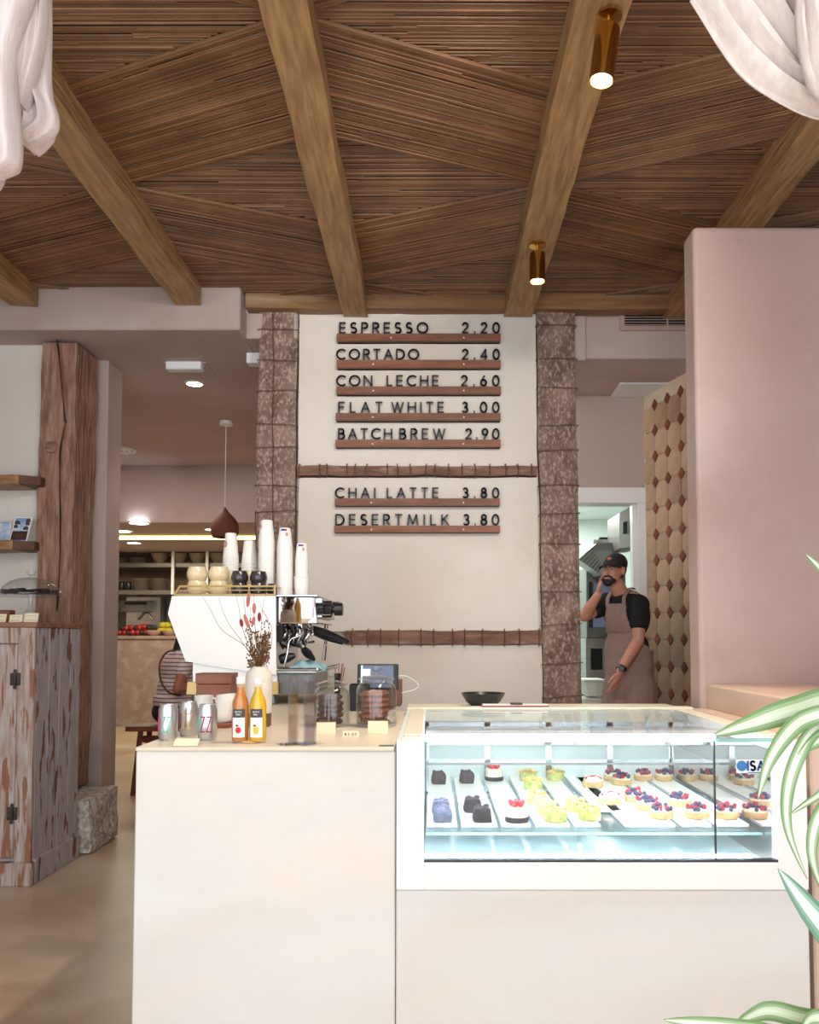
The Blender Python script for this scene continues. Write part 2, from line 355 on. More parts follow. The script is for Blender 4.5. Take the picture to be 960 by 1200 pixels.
# ------------------------------------------------------------------ stroke lettering
def arc(cx, cy, rx, ry, a0, a1, n=12):
    return [(cx+rx*math.cos(math.radians(a0+(a1-a0)*i/n)), cy+ry*math.sin(math.radians(a0+(a1-a0)*i/n))) for i in range(n+1)]
G = {
 'E': (.5, [[(.5,0),(0,0),(0,1),(.5,1)], [(0,.52),(.46,.52)]]), 'F': (.48, [[(0,0),(0,1),(.48,1)], [(0,.52),(.44,.52)]]),
 'S': (.5, [arc(.25,.75,.23,.25,40,270,14)+arc(.25,.25,.25,.25,90,-140,14)]),
 'P': (.5, [[(0,0),(0,1),(.25,1)]+arc(.25,.74,.25,.26,90,-90)+[(0,.48)]]),
 'R': (.52, [[(0,0),(0,1),(.25,1)]+arc(.25,.74,.25,.26,90,-90)+[(0,.48)], [(.25,.48),(.52,0)]]),
 'O': (.94, [arc(.47,.5,.47,.5,0,360,28)]), 'C': (.78, [arc(.47,.5,.47,.5,48,312,22)]), 'T': (.6, [[(0,1),(.6,1)], [(.3,0),(.3,1)]]),
 'A': (.74, [[(0,0),(.37,1),(.74,0)], [(.13,.34),(.61,.34)]]), 'D': (.72, [[(0,0),(0,1),(.24,1)]+arc(.24,.5,.48,.5,90,-90,18)+[(0,0)]]),
 'N': (.7, [[(0,0),(0,1),(.7,0),(.7,1)]]), 'L': (.44, [[(0,1),(0,0),(.44,0)]]), 'H': (.66, [[(0,0),(0,1)], [(.66,0),(.66,1)], [(0,.52),(.66,.52)]]),
 'W': (1.05, [[(0,1),(.27,0),(.52,1),(.78,0),(1.05,1)]]), 'I': (.04, [[(.02,0),(.02,1)]]),
 'B': (.52, [[(0,0),(0,1),(.24,1)]+arc(.24,.76,.22,.24,90,-90)+[(0,.52),(.26,.52)]+arc(.26,.26,.26,.26,90,-90)+[(0,0)]]),
 'K': (.58, [[(0,0),(0,1)], [(.52,1),(0,.45)], [(.16,.6),(.58,0)]]), 'M': (.9, [[(0,0),(.12,1),(.45,.12),(.78,1),(.9,0)]]),
 'Z': (.6, [[(0,1),(.6,1),(0,0),(.6,0)]]), 'U': (.6, [[(0,1),(0,.3)]+arc(.3,.3,.3,.3,180,360)+[(.6,1)]]), 'G': (.8, [arc(.47,.5,.47,.5,48,350,22)+[(.55,.45)]]),
 '0': (.62, [arc(.31,.5,.31,.5,0,360,24)]), '2': (.56, [arc(.27,.72,.26,.28,165,-30,12)+[(0,0),(.56,0)]]),
 '3': (.52, [arc(.24,.75,.22,.25,150,-90,12)+arc(.24,.26,.27,.26,90,-150,12)]), '4': (.62, [[(.48,0),(.48,1),(0,.26),(.62,.26)]]),
 '6': (.56, [[(.36,1),(.06,.45)]+arc(.28,.3,.27,.3,145,-215,22)]), '9': (.56, [[(.2,0),(.5,.55)]+arc(.28,.7,.27,.3,-35,325,22)]),
 '8': (.54, [arc(.27,.76,.22,.24,0,360,18), arc(.27,.27,.27,.27,0,360,18)]), '.': (.06, [[(.0,.05),(.06,.05)]]),
 '/': (.4, [[(0,0),(.4,1)]]), '=': (.6, [arc(.4,.5,.4,.5,50,310,16), [(-.08,.6),(.5,.6)], [(-.08,.4),(.5,.4)]]), ' ': (.35, [])}
def glyph(mb, ch, o, ux, uz, h, th, dep):
    """one letter of strokes; o = lower left, ux/uz unit axes, dep = thickness vector"""
    o, ux, uz, dep = map(Vector, (o, ux, uz, dep))
    for st in G[ch][1]:
        q = [o+ux*(p[0]*h)+uz*(p[1]*h) for p in st]
        for a, b in zip(q, q[1:]):
            d = b-a
            if d.length < 1e-7: continue
            d.normalize(); sd = dep.normalized().cross(d)
            mb.obox((a+b)/2+dep/2, d*((b-a).length/2+th*.28), sd*th/2, dep/2)
def word(mb, s, o, ux, uz, h, width, th, dep):
    ws = sum(G[c][0]*h for c in s); gap = (width-ws)/max(1, len(s)-1); x = 0; out = []
    for c in s:
        glyph(mb, c, Vector(o)+Vector(ux)*x, ux, uz, h, th, dep); x += G[c][0]*h+gap
# ================================================================== SETTING
def sbox(name, m, a, b, **k): return struct(name, MB().box(a, b), m, **k)
sbox('floor', 'floor_concrete', (-5.3, -1, -.1), (2.9, 13.5, 0))
sbox('floor_kitchen', 'floor_concrete', (.75, 5.5, 0), (2.85, 9.4, .17))
CZ = 3.68
beams = [(-3.72, .16), (-2.66, .18), (-1.585, .165), (-.507, .165), (.592, .19), (1.675, .17), (2.74, .17)]
ceil = sbox('ceiling', 'reed_back', (-3.7, -1, CZ+.012), (2.9, 5.5, CZ+.1))
# reed panels, herringbone of diamonds and bands
def clip(poly, ax, val, keep_less):
    out = []
    for i, p in enumerate(poly):
        q = poly[(i+1) % len(poly)]; pi = (p[ax] < val) == keep_less; qi = (q[ax] < val) == keep_less
        if pi: out.append(p)
        if pi != qi:
            t = (val-p[ax])/(q[ax]-p[ax]); out.append(p+(q-p)*t)
    return out
def reed_panel(poly, d, seed, drop):
    poly = clip(clip(poly, 1, 5.36, True), 1, 1.1, False)
    if len(poly) < 3: return
    rr = random.Random(seed); d = d.normalized(); nrm = Vector((-d.y, d.x)); mb = MB()
    lo = min(p.dot(nrm) for p in poly); hi = max(p.dot(nrm) for p in poly)
    if hi-lo < .03: return
    s = lo+.006
    def strip(a, b, r, z):
        side = nrm*r; A = V(a.x, a.y, 0); B = V(b.x, b.y, 0); S_ = V(side.x, side.y, 0); mb.tone = rr.random()
        pr = [(-1, 0), (-.6, -.8), (0, -1), (.6, -.8), (1, 0)]
        mb.rings([[Q+S_*px+V(0, 0, z+r*pz+.004) for px, pz in pr] for Q in (A, B)], cap=True)
    while s < hi-.004:
        r = rr.uniform(.0042, .0062); ts = []
        for i, p in enumerate(poly):
            q = poly[(i+1) % len(poly)]; a = p.dot(nrm)-s; b = q.dot(nrm)-s
            if a*b < 0: ts.append((p+(q-p)*(a/(a-b))).dot(d))
        if len(ts) >= 2:
            t0, t1 = min(ts)+.004, max(ts)-.004
            if t1-t0 > .03:
                cuts = sorted([t0]+[rr.uniform(t0, t1) for _ in range(rr.choice((0, 1, 1)))]+[t1])
                for u, v in zip(cuts, cuts[1:]):
                    if v-u < .02: continue
                    w0 = rr.uniform(-.0015, .0015); w1 = rr.uniform(-.0015, .0015)
                    strip(d*u+nrm*(s+w0), d*v+nrm*(s+w1), r, CZ-drop+rr.uniform(-.005, .003))
        s += r*1.95
    for i, p in enumerate(poly):   # binding reeds on the edges
        q = poly[(i+1) % len(poly)]
        if abs((q-p).x) > .4:
            for k in (0, 1): strip(p+nrm*0+Vector((0, .0+.012*k)), q+Vector((0, .012*k)), .006, CZ-drop-.006)
    if mb.f: mb.build('reed_panel', 'reed', ceil, smooth=True)
for bi in range(len(beams)-1):
    x0, x1 = beams[bi][0], beams[bi+1][0]
    A_left = bi % 2 == 1     # beam 1 (-2.66) and 3 are centres of the wide diamonds
    for k in range(-2, 2):
        c = 4.03+2.26*k; e = c+1.13; h = .43
        def q(ya0, ya1, yb0, yb1):
            xa, xb = (x0, x1) if A_left else (x1, x0)
            pl = [Vector((xa, ya0)), Vector((xb, yb0)), Vector((xb, yb1)), Vector((xa, ya1))]
            pl2 = [p for i, p in enumerate(pl) if (p-pl[i-1]).length > 1e-4]
            return pl2, Vector((xb-xa, yb1-ya1))
        for n_, (args, horiz) in enumerate((((c-h, c+h, c, c), True), ((e, e, e-h, e+h), True), ((c+h, e, c, e-h), False), ((e, c+2.26-h, e+h, c+2.26), False))):
            pl, d = q(*args); reed_panel(pl, Vector((1, R.uniform(-.01, .01))) if horiz else d, bi*100+k*10+n_, 0 if horiz else .008)
for i, (bx, bw) in enumerate(beams):
    mb = rough((bx-bw/2, -1, 3.55), (bx+bw/2, 5.46 if -1.5 < bx < 1.2 else (5.26 if bx < 0 else 5.5), CZ+.005), (4, 70, 3), .012, 1.6, i*3.3)
    struct('trim_%d' % (i+1), mb, 'beam_wood', smooth=True)
struct('trim_8', rough((-1.24, 5.36, 3.575), (2.8, 5.468, CZ), (60, 2, 2), .01, 1.6, 5), 'plate_wood', smooth=True)
# left soffit and back room
sbox('trim_9', 'pink_plaster', (-5.3, 5.27, 3.40), (-1.25, 9.5, CZ+.02), bevel=.01)
sbox('trim_10', 'pink_plaster', (-1.25, 5.43, 3.40), (-.9, 9.5, 3.575), bevel=.008)
sbox('wall_left', 'white_plaster', (-5.3, 5.56, 0), (-2.67, 5.72, 3.4))
struct('wall_return', MB().box((-2.66, 5.86, 0), (-2.34, 6.13, 3.4)), 'pink_plaster', bevel=.006)
sbox('wall_front_left', 'white_plaster', (-3.8, -1, 0), (-3.65, 5.56, CZ+.1))
sbox('wall_back_room_left', 'pink_plaster', (-5.45, 5.6, 0), (-5.3, 13.5, 3.5))
sbox('wall_back_room_right', 'pink_plaster', (-1.05, 5.62, 0), (-.9, 13.5, 3.6))
sbox('wall_bulkhead', 'pink_plaster', (-5.3, 9.5, 2.73), (-1.05, 9.7, 3.42))
sbox('ceiling_back', 'pink_plaster', (-5.3, 9.7, 2.73), (-1.05, 13.5, 2.85))
sbox('wall_back_room', 'brown_wall', (-5.3, 13.4, 0), (-1.05, 13.55, 2.8))
sbox('trim_11', 'led_strip', (-5.2, 10.75, 2.69), (-1.1, 10.83, 2.72))
# menu wall: three plaster panels between the timbers
mw = struct('wall_menu', MB().box((-1.0, 5.52, 0), (.9, 5.62, 3.60)), 'menu_plaster')
def plaster_panel(x0, x1, z0, z1, sd):
    o = rough((x0, 5.462, z0), (x1, 5.54, z1), (24, 2, 20), .006, 3, sd).build('plaster_panel', 'menu_plaster', mw, smooth=True)
zt = lambda y: P(500, y, 5.47).z
xt = lambda x, y: P(x, y, 5.47).x
plaster_panel(xt(350, 450), xt(629, 450), zt(548), 3.58, 1)
plaster_panel(xt(349, 650), xt(631, 650), zt(740), zt(560), 2)
plaster_panel(xt(346, 800), xt(636, 800), .0, zt(755), 3)
def post(name_n, xs, sd):
    # xs = (left top, right top, left bottom, right bottom) in px at y 357 / 830
    mb = MB(); n = 60; rs = []
    for i in range(n+1):
        t = i/n; y = 357+(980-357)*t
        a = xs[0]+(xs[2]-xs[0])*min(1, (y-357)/473); b = xs[1]+(xs[3]-xs[1])*min(1, (y-357)/473)
        z = zt(y); X0 = xt(a, y)+.012*noise.noise(V(z*2, sd, 0)); X1 = xt(b, y)+.012*noise.noise(V(z*2.2, sd+9, 0))
        ring = []
        for k in range(9):
            u = k/8; ring.append(V(X0+(X1-X0)*u, 5.425+.012*noise.noise(V(u*3, z*4, sd))+(.012 if k in (0, 8) else 0), z))
        ring += [V(X1, 5.56, z), V(X0, 5.56, z)]; rs.append(ring)
    mb.rings(rs); o = struct('trim_%d' % name_n, mb, 'old_timber', smooth=True)
    # wire bindings
    for yy in (388, 425, 460, 498, 528, 568, 602, 640, 690, 730, 775, 815):
        z = zt(yy+R.uniform(-4, 4)); a = xs[0]+(xs[2]-xs[0])*(yy-357)/473; b = xs[1]+(xs[3]-xs[1])*(yy-357)/473
        X0, X1 = xt(a, yy)-.008, xt(b, yy)+.008; sl = R.uniform(-.012, .02)
        mb = MB(); mb.tube([V(X0, 5.5, z), V(X0, 5.412, z)]+[V(X0+(X1-X0)*u, 5.406, z+sl*u+R.uniform(-.002, .002)) for u in (.1, .3, .5, .7, .9)]+[V(X1, 5.412, z+sl), V(X1, 5.5, z+sl)], .0027, 6)
        mb.build('binding_wire', 'wire', o, smooth=True)
    return o
p1 = post(12, (306, 350, 298, 344), 1.7)
MB().tube(spline([V(xt(322, y), 5.408, zt(y)) + V(.012*noise.noise(V(y*.05, 0, 0)), 0, 0) for y in range(360, 700, 24)], 4), .003, 5).build('hanging_wire', 'wire', p1)
MB().tube(spline([V(xt(308-y*.01, y), 5.415, zt(y)) + V(.02*noise.noise(V(y*.05, 5, 0)), 0, 0) for y in range(600, 720, 14)], 4), .004, 5).build('hanging_wire', 'wire', p1)
p2 = post(13, (628, 672, 637, 681), 7.1)
def cross(nn, x0, x1, y0, y1, nb):
    o = struct('trim_%d' % nn, rough((xt(x0, y0), 5.44, zt(y1)), (xt(x1, y0), 5.54, zt(y0)), (50, 2, 3), .008, 5, nn), 'cross_timber', smooth=True)
    for i in range(nb):
        X = xt(x0+(x1-x0)*(i+R.uniform(.2, .8))/nb, y0)
        MB().tube([V(X, 5.5, zt(y0)+.012), V(X, 5.425, zt(y0)+.01), V(X+R.uniform(-.01, .01), 5.422, (zt(y0)+zt(y1))/2), V(X, 5.425, zt(y1)-.01), V(X, 5.5, zt(y1)-.012)], .0035, 5).build('binding_wire', 'wire', o)
cross(14, 348, 630, 547, 558, 18)
cross(15, 404, 636, 739, 755, 12)
# right soffit, kitchen door wall
Zs = P(740, 420, 5.5).z
sbox('trim_16', 'pink_plaster', (.96, 5.5, Zs), (2.85, 6.36, CZ), bevel=.008)
sbox('trim_17', 'pink_plaster', (.955, 5.475, Zs-.02), (P(687, 400, 5.475).x, 5.52, 3.575), bevel=.006)
a, b = H(727, 448, Zs), H(815, 463, Zs)
struct('trim_18', MB().box((a.x, a.y, Zs-.012), (2.1, b.y+.08, Zs+.002)), 'panel_white', bevel=.003)
DW = 6.36
dt = P(720, 590, DW).z; dtop = P(720, 572, DW).z; dx1 = P(747, 650, DW).x; dx2 = P(757, 650, DW).x
sbox('wall_kitchen', 'pink_plaster', (.75, DW, dtop-.01), (1.70, DW+.14, Zs+.02))
dfr = struct('door_1', MB().box((.8, DW-.03, dt), (dx2, DW+.16, dtop)), 'white_metal', bevel=.004)
MB().box((dx1, DW-.03, .17), (dx2, DW+.16, dt)).build('door_jamb', 'white_metal', dfr, bevel=.004)
MB().box((dx1-.03, DW+.02, .17), (dx1, DW+.1, dt)).build('door_stop', 'white_metal', dfr, bevel=.003)
MB().box((.8, DW-.03, .17), (.9, DW+.16, dt)).build('door_jamb', 'white_metal', dfr, bevel=.004)
sbox('wall_kitchen_back', 'kitchen_wall', (.6, 9.2, 0), (2.9, 9.3, 3.2))
sbox('wall_kitchen_left', 'kitchen_wall', (.7, DW+.14, 0), (.8, 9.2, 3.2))
sbox('wall_kitchen_right', 'kitchen_wall', (2.45, DW+.14, 0), (2.55, 9.2, 3.2))
sbox('ceiling_kitchen', 'kitchen_wall', (.7, DW+.14, 2.72), (2.55, 9.2, 2.82))
sbox('wall_kitchen_return', 'pink_plaster', (dx2, DW, 0), (1.75, DW+.16, dtop))
# tiled wall, canted
T0 = V(P(757, 640, DW).x, DW, 0); TD = V(.281, -1, 0).normalized(); TN = V(-TD.y, TD.x, 0)*-1
if TN.x > 0: TN = -TN
TL = 1.9
tw = struct('wall_tiled', MB().prism([T0+V(0, 0, .0), T0+TD*TL, T0+TD*TL-TN*.15, T0-TN*.15], V(0, 0, Zs)), 'grout')
cw, chh = .176, .2
def octa(w, h, a, b, th):
    mb = MB(); pts = [(-w/2+a, -h/2), (w/2-a, -h/2), (w/2, -h/2+b), (w/2, h/2-b), (w/2-a, h/2), (-w/2+a, h/2), (-w/2, h/2-b), (-w/2, -h/2+b)]
    inn = [(x*.94, y*.95) for x, y in pts]
    base = [TD*x+V(0, 0, y) for x, y in pts]; top = [TD*x+V(0, 0, y)+TN*th for x, y in inn]; mid = [TD*x+V(0, 0, y)+TN*th*.7 for x, y in pts]
    mb.rings([base, mid, top]); return mb
g = .006
tile0 = octa(cw-g, chh-g, cw/4, chh/4, .010).build('tile', 'tile', tw)
dm = MB(); pts = [(-cw/4+g*.8, 0), (0, -chh/4+g), (cw/4-g*.8, 0), (0, chh/4-g)]
dm.rings([[TD*x+V(0, 0, y) for x, y in pts], [TD*x+V(0, 0, y)+TN*.008 for x, y in pts], [TD*x*.85+V(0, 0, y*.87)+TN*.011 for x, y in pts]])
dia0 = dm.build('diamond_tile', 'tile_diamond', tw)
first = [True, True]
for i in range(int(TL/cw)):
    for j in range(16):
        z = .17+chh*(j+.5)
        if z+chh/2 > Zs: continue
        p = T0+TD*(cw*(i+.42))+V(0, 0, z)
        if i < 10:
            if first[0]: tile0.location = p; first[0] = False
            else: dup(tile0, None, p)
            q = p+TD*cw/2+V(0, 0, chh/2)
            if q.z+chh/4 < Zs:
                if first[1]: dia0.location = q; first[1] = False
                else: dup(dia0, None, q)
for j in range(15):
    dup(dia0, None, T0+TD*(cw*-.0)+V(0, 0, .17+chh*(j+1))+TN*.001) if False else None
# right slab, ledge, right wall
SX = P(816, 500, 3.6).x
slab = sbox('wall_right', 'slab_plaster', (SX, 3.6, 0), (2.9, 3.75, P(900, 265, 3.6).z), bevel=.02, seg=3)
sbox('wall_right_side', 'slab_plaster', (2.75, -1, 0), (2.9, 6.4, CZ+.1))
sbox('trim_19', 'ledge_plaster', (1.135, 2.47, 0), (2.75, 3.6, 1.075), bevel=.006)
sbox('trim_20', 'ledge_plaster', (H(836, 803, 1.18).x, 2.47, 1.07), (2.75, 3.6, 1.18), bevel=.008)
# vent grille on the right soffit
v0 = P(726, 362, 5.495); v1 = P(812, 388, 5.495)
vg = thing('vent_grille', 'wide air vent grille on the pink soffit right of the menu wall', 'vent', (v0.x, 5.5, v1.z))
x0, x1, z0, z1 = v0.x, v1.x+.15, v1.z, v0.z
mb = MB(); fw = .032
for a, b in (((x0, z0), (x1, z0+fw)), ((x0, z1-fw), (x1, z1)), ((x0, z0+fw), (x0+fw, z1-fw)), ((x1-fw, z0+fw), (x1, z1-fw))): mb.box((a[0], 5.478, a[1]), (b[0], 5.5, b[1]))
mb.build('frame', 'slab_plaster', vg, bevel=.002)
MB().box((x0+fw, 5.494, z0+fw), (x1-fw, 5.499, z1-fw)).build('backing', 'black_matt', vg)
for k in range(5):
    z = z0+fw+(z1-z0-2*fw)*(k+.5)/5
    MB().obox((x0/2+x1/2, 5.488, z), ((x1-x0)/2-fw, 0, 0), (0, .007, .003), (0, -.0008, .002)).build('slat', 'slab_plaster', vg)
MB().box(((x0+x1)/2-.004, 5.480, z0+fw), ((x0+x1)/2+.004, 5.493, z1-fw)).build('mullion', 'slab_plaster', vg)
# big carved post at the left opening with stone foot
pb = P(90, 560, 5.5).x
mb = rough((-2.645, 5.46, .36), (pb, 5.82, 3.39), (6, 6, 60), .022, 1.7, 3)
post_l = mb.build('timber_post', 'post_timber', smooth=True, loc=(-2.5, 5.6, .3), tag=('thick weathered brown timber post on a rough stone footing', 'post'))
rough((-2.59, 5.30, 0), (-2.18, 5.79, .345), (12, 12, 10), .022, 5, 2).build('stone_footing', 'stone', smooth=True, loc=(-2.4, 5.5, 0), tag=('rough grey stone footing block under the timber post', 'stone'))
cr_path = [P(x, y, 5.452) for x, y in ((67, 398), (70, 425), (76, 490), (77, 495), (71, 525), (70, 560), (71, 620), (69, 680), (67, 715))]
MB().tube(spline(cr_path, 5), [.004+.002*math.sin(i*.7) for i in range(41)], 5).build('drying_crack', 'reed_back', post_l, smooth=True) if False else None
ck_ = MB().tube(spline(cr_path, 5), [.0045+.002*math.sin(i*.7) for i in range(41)], 5); WL[post_l] = V(-2.5, 5.6, .3); ck_.build('drying_crack', 'reed_back', post_l, smooth=True)
MB().ell(P(60, 524, 5.455), (.042, .008, .04), 20, 8).build('knot', 'cross_timber', post_l, smooth=True)
# ================================================================== LIGHT FITTINGS
def brass_spot(px, ytop, ybot, D_y, label, power):
    top = H(px[0], ytop, 3.545); s = 960/top.y
    t = thing('ceiling_spotlight', label, 'lamp', top, 'brass spotlights on the beam')
    bot = P(px[1], ybot, top.y+.0)
    ax = (bot-top).normalized(); Lb = (bot-top).length
    MB().lathe([(.045, 0), (.045, -.008), (.0, -.012)], top, 28, axis=None).build('canopy', 'brass', t, smooth=True)
    MB().tube([top, top+ax*.07], .007, 10).build('stem', 'brass', t, smooth=True)
    M = V(0, 0, -1).rotation_difference(ax)
    mb = MB(); mb.lathe([(.012, .045), (.042, .05), (.043, .055), (.043, Lb), (.039, Lb), (.037, Lb-.02), (.0, Lb-.022)], top, 32, axis=ax)
    mb.build('shade', 'brass', t, smooth=True)
    MB().lathe([(0, Lb-.021), (.034, Lb-.020), (.034, Lb-.012), (0, Lb-.010)], top, 24, axis=ax).build('bulb', 'lamp_warm', t, smooth=True)
    sp = spot('spot_or_fill_lamp', bot+ax*.02, power); sp.rotation_euler = V(0, 0, -1).rotation_difference(ax).to_euler()
brass_spot((714, 705), 18, 95, 0, 'brass cylinder spotlight nearest the viewer on the beam right of centre', 45)
brass_spot((630, 630), 287, 330, 0, 'small far brass cylinder spotlight above the menu wall right pillar', 30)
brass_spot((752, 752), -180, -95, 0, 'added brass cylinder spotlight, unseen above the frame on the same beam', 60)  # fitting added out of view to brighten the interior
for q_, tgt, pw_ in ((V(.592, 1.5, 3.33), V(-.1, 5.5, 2.2), 85), (V(-.507, 1.7, 3.33), V(-1.2, 5.3, 2.0), 40)):  # bare fill spots without fittings, added to brighten the menu wall
    l_ = spot('spot_or_fill_lamp', q_, pw_, 1.25, (1, .93, .85)); l_.rotation_euler = V(0, 0, -1).rotation_difference((tgt-q_).normalized()).to_euler()
brass_spot((790, 790), -330, -230, 0, 'added unseen brass cylinder spotlight farther toward the viewer on the right beam', 40)  # second unseen spotlight, added for more light inside
# back room ceiling fittings
def downlight(x, y, z, label, r=.05, m='lamp_white'):
    p = H(x, y, z); t = thing('recessed_downlight', label, 'lamp', (p.x, p.y, z), 'recessed downlights')
    MB().lathe([(r*1.25, 0), (r*1.25, -.006), (r, -.01), (r, 0)], p, 24, cap=False).build('ring', 'white_metal', t, smooth=True)
    MB().lathe([(r, -.002), (r, -.006), (0, -.007)], p, 24).build('bulb', m, t)
downlight(228, 449, 3.40, 'round bright downlight near the white emergency lamp in back room', .06, 'lamp_warm')
downlight(163, 612.5, 2.73, 'bright downlight nearest the bulkhead left of the pendant', .11)
downlight(143, 622, 2.73, 'leftmost downlight beside the yellow light strip', .11)
downlight(157, 636, 2.73, 'small far downlight beyond the yellow light strip on the left', .09)
downlight(246, 620, 2.73, 'downlight close beside the terracotta pendant shade', .06)
spot('downlight_lamp', H(228, 449, 3.36), 12)
a, b = H(194, 423, 3.4), H(243, 432, 3.4)
t = thing('emergency_light', 'white bar-shaped emergency light on the pink back ceiling', 'lamp', ((a.x+b.x)/2, a.y, 3.4))
MB().box((a.x, a.y, 3.34), (b.x, a.y+.08, 3.4)).build('housing', 'panel_white', t, bevel=.006)
MB().box((a.x-.02, a.y+.02, 3.392), (b.x+.03, b.y+.16, 3.399)).build('base_plate', 'pink_plaster', t)
MB().box((a.x+.01, a.y-.003, 3.345), (b.x-.01, a.y+.06, 3.35)).build('diffuser', 'panel_white', t)
p = H(297, 413, 3.4)
MB().box((p.x-.05, p.y, 3.325), (p.x+.12, p.y+.09, 3.4)).build('smoke_box', 'panel_white', loc=(p.x, p.y, 3.4), bevel=.004, tag=('small white box fitting on the ceiling beside the left menu pillar', 'box'))
p = H(140, 527, 3.4)
t = thing('round_vent', 'round white air vent on back ceiling half hidden by wall', 'vent', p)
for k, r in enumerate((.17, .12, .07)): MB().lathe([(r, 0), (r, -.015+.003*k), (r-.03, -.012), (r-.03, 0)], p, 28, cap=False).build('ring', 'white_metal', t, smooth=True)
# pendant lamp
pc = H(265, 494, 3.4)
t = thing('pendant_lamp', 'terracotta onion-shaped pendant lamp hanging in the back room', 'lamp', pc)
MB().lathe([(.06, 0), (.06, -.035), (0, -.036)], pc, 24).build('canopy', 'white_metal', t, smooth=True)
zb = P(265, 630, pc.y).z; ztp = P(265, 594, pc.y).z; s = 960/pc.y; r = 16.5/s
MB().tube([pc, V(pc.x, pc.y, ztp)], .004, 6).build('cord', 'white_metal', t)
hh = ztp-zb
MB().lathe([(.004, hh), (r*.12, hh*.93), (r*.28, hh*.82), (r*.6, hh*.68), (r*.88, hh*.52), (r, hh*.33), (r*.97, hh*.15), (r*.84, 0), (r*.80, 0), (r*.93, hh*.16), (r*.96, hh*.33), (r*.84, hh*.5), (r*.5, hh*.64), (r*.01, hh*.8)], (pc.x, pc.y, zb), 32, cap=False).build('shade', 'terracotta', t, smooth=True)
# ================================================================== MENU
def menu_line(words, ytop, yr0, yr1, xr0, xr1, label, screws):
    D = 5.40; fx = lambda X: 340+X/2.8235; fy = lambda Y: 350+Y/2.8235
    a = P(fx(xr0), fy(yr0), D); b = P(fx(xr1), fy(yr1), D)
    t = thing('menu_board_line', label, 'menu sign', (a.x, D, b.z), 'menu lines on the wall')
    MB().box((a.x, D, b.z), (b.x, D+.012, a.z)).box((a.x, D+.012, b.z), (b.x, 5.47, b.z+.012)).box((a.x, D+.034, b.z), (b.x, 5.47, a.z+.0)).build('rail', 'rail_wood', t, bevel=.0015)
    for sx in screws: MB().lathe([(.006, 0), (.004, .003), (0, .004)], P(fx(sx), fy((yr0+yr1)/2+2), D), 10, axis=(0, -1, 0)).build('screw', 'white_metal', t, smooth=True)
    Dl = D+.018
    for (s, w0, w1) in words:
        A = P(fx(w0), fy(ytop), Dl); B = P(fx(w1), fy(ytop), Dl)
        base = P(fx(w0), fy(yr0)-1.0, Dl).z; h = A.z-base; width = B.x-A.x
        gw = .98 if '.' in s else 1.08
        ws = sum(G[c][0]*h*gw for c in s); gap = (width-ws)/max(1, len(s)-1); x = A.x
        for c in s:
            m = MB(); hs = h
            for st in G[c][1]:
                q = [V(x+u*h*gw, Dl, base+v*hs) for u, v in st]
                for p_, q_ in zip(q, q[1:]):
                    d = q_-p_
                    if d.length < 1e-6: continue
                    d.normalize(); sd = V(0, 1, 0).cross(d)
                    m.obox((p_+q_)/2+V(0, .004, 0), d*((q_-p_).length/2+.0025), sd*(.0058 if c != '.' else .007), V(0, .004, 0))
            m.build('letter', 'letter_black', t); x += G[c][0]*h*gw+gap
menu_line([('ESPRESSO', 165, 455), ('2.20', 571, 692)], 80, 115, 139, 154, 697, 'wooden rail reading ESPRESSO 2.20, top of the menu', (334, 575))
menu_line([('CORTADO', 155, 425), ('2.40', 571, 692)], 168, 202, 227, 154, 697, 'wooden rail reading CORTADO 2.40', (275, 575))
menu_line([('CON', 155, 270), ('LECHE', 322, 490), ('2.60', 568, 691)], 255, 290, 314, 153, 698, 'wooden rail reading CON LECHE 2.60', (275, 575))
menu_line([('FLAT', 162, 305), ('WHITE', 337, 508), ('3.00', 571, 691)], 343, 378, 402, 151, 697, 'wooden rail reading FLAT WHITE 3.00', (274, 575))
menu_line([('BATCH', 161, 336), ('BREW', 364, 512), ('2.90', 582, 691)], 431, 466, 490, 150, 697, 'wooden rail reading BATCH BREW 2.90', (273, 574))
menu_line([('CHAI', 151, 281), ('LATTE', 322, 490), ('3.80', 573, 690)], 627, 661, 685, 148, 694, 'wooden rail reading CHAI LATTE 3.80', (269, 574))
menu_line([('DESERT', 152, 370), ('MILK', 390, 524), ('3.80', 575, 690)], 715, 751, 773, 146, 695, 'wooden rail reading DESERT MILK 3.80, bottom of the menu', (269, 574))
# ================================================================== COUNTER AND CASE
CT = 1.06; CF = 2.43
cl = P(159, 900, CF).x; cr = P(463.5, 900, CF).x
ct = thing('service_counter', 'pale stone-clad service counter left of the glass display case', 'counter', (cl, CF, 0))
MB().box((cl, CF, 0), (cr, 3.62, CT-.012)).build('body', 'counter_stone', ct, bevel=.004)
MB().box((cl-.002, CF-.002, CT-.012), (cr-.004, 3.62, CT)).build('top', 'counter_top', ct, bevel=.003)
MB().box((-1.16, 3.90, 0), (-.25, 4.95, CT-.03)).build('rear_body', 'counter_stone', ct, bevel=.004)
MB().box((-1.17, 3.89, CT-.03), (-.2, 4.95, CT)).build('rear_top', 'counter_top', ct, bevel=.003)
MB().box((-.86, 3.62, CT-.03), (-.2, 3.89, CT)).build('bridge_top', 'counter_top', ct)
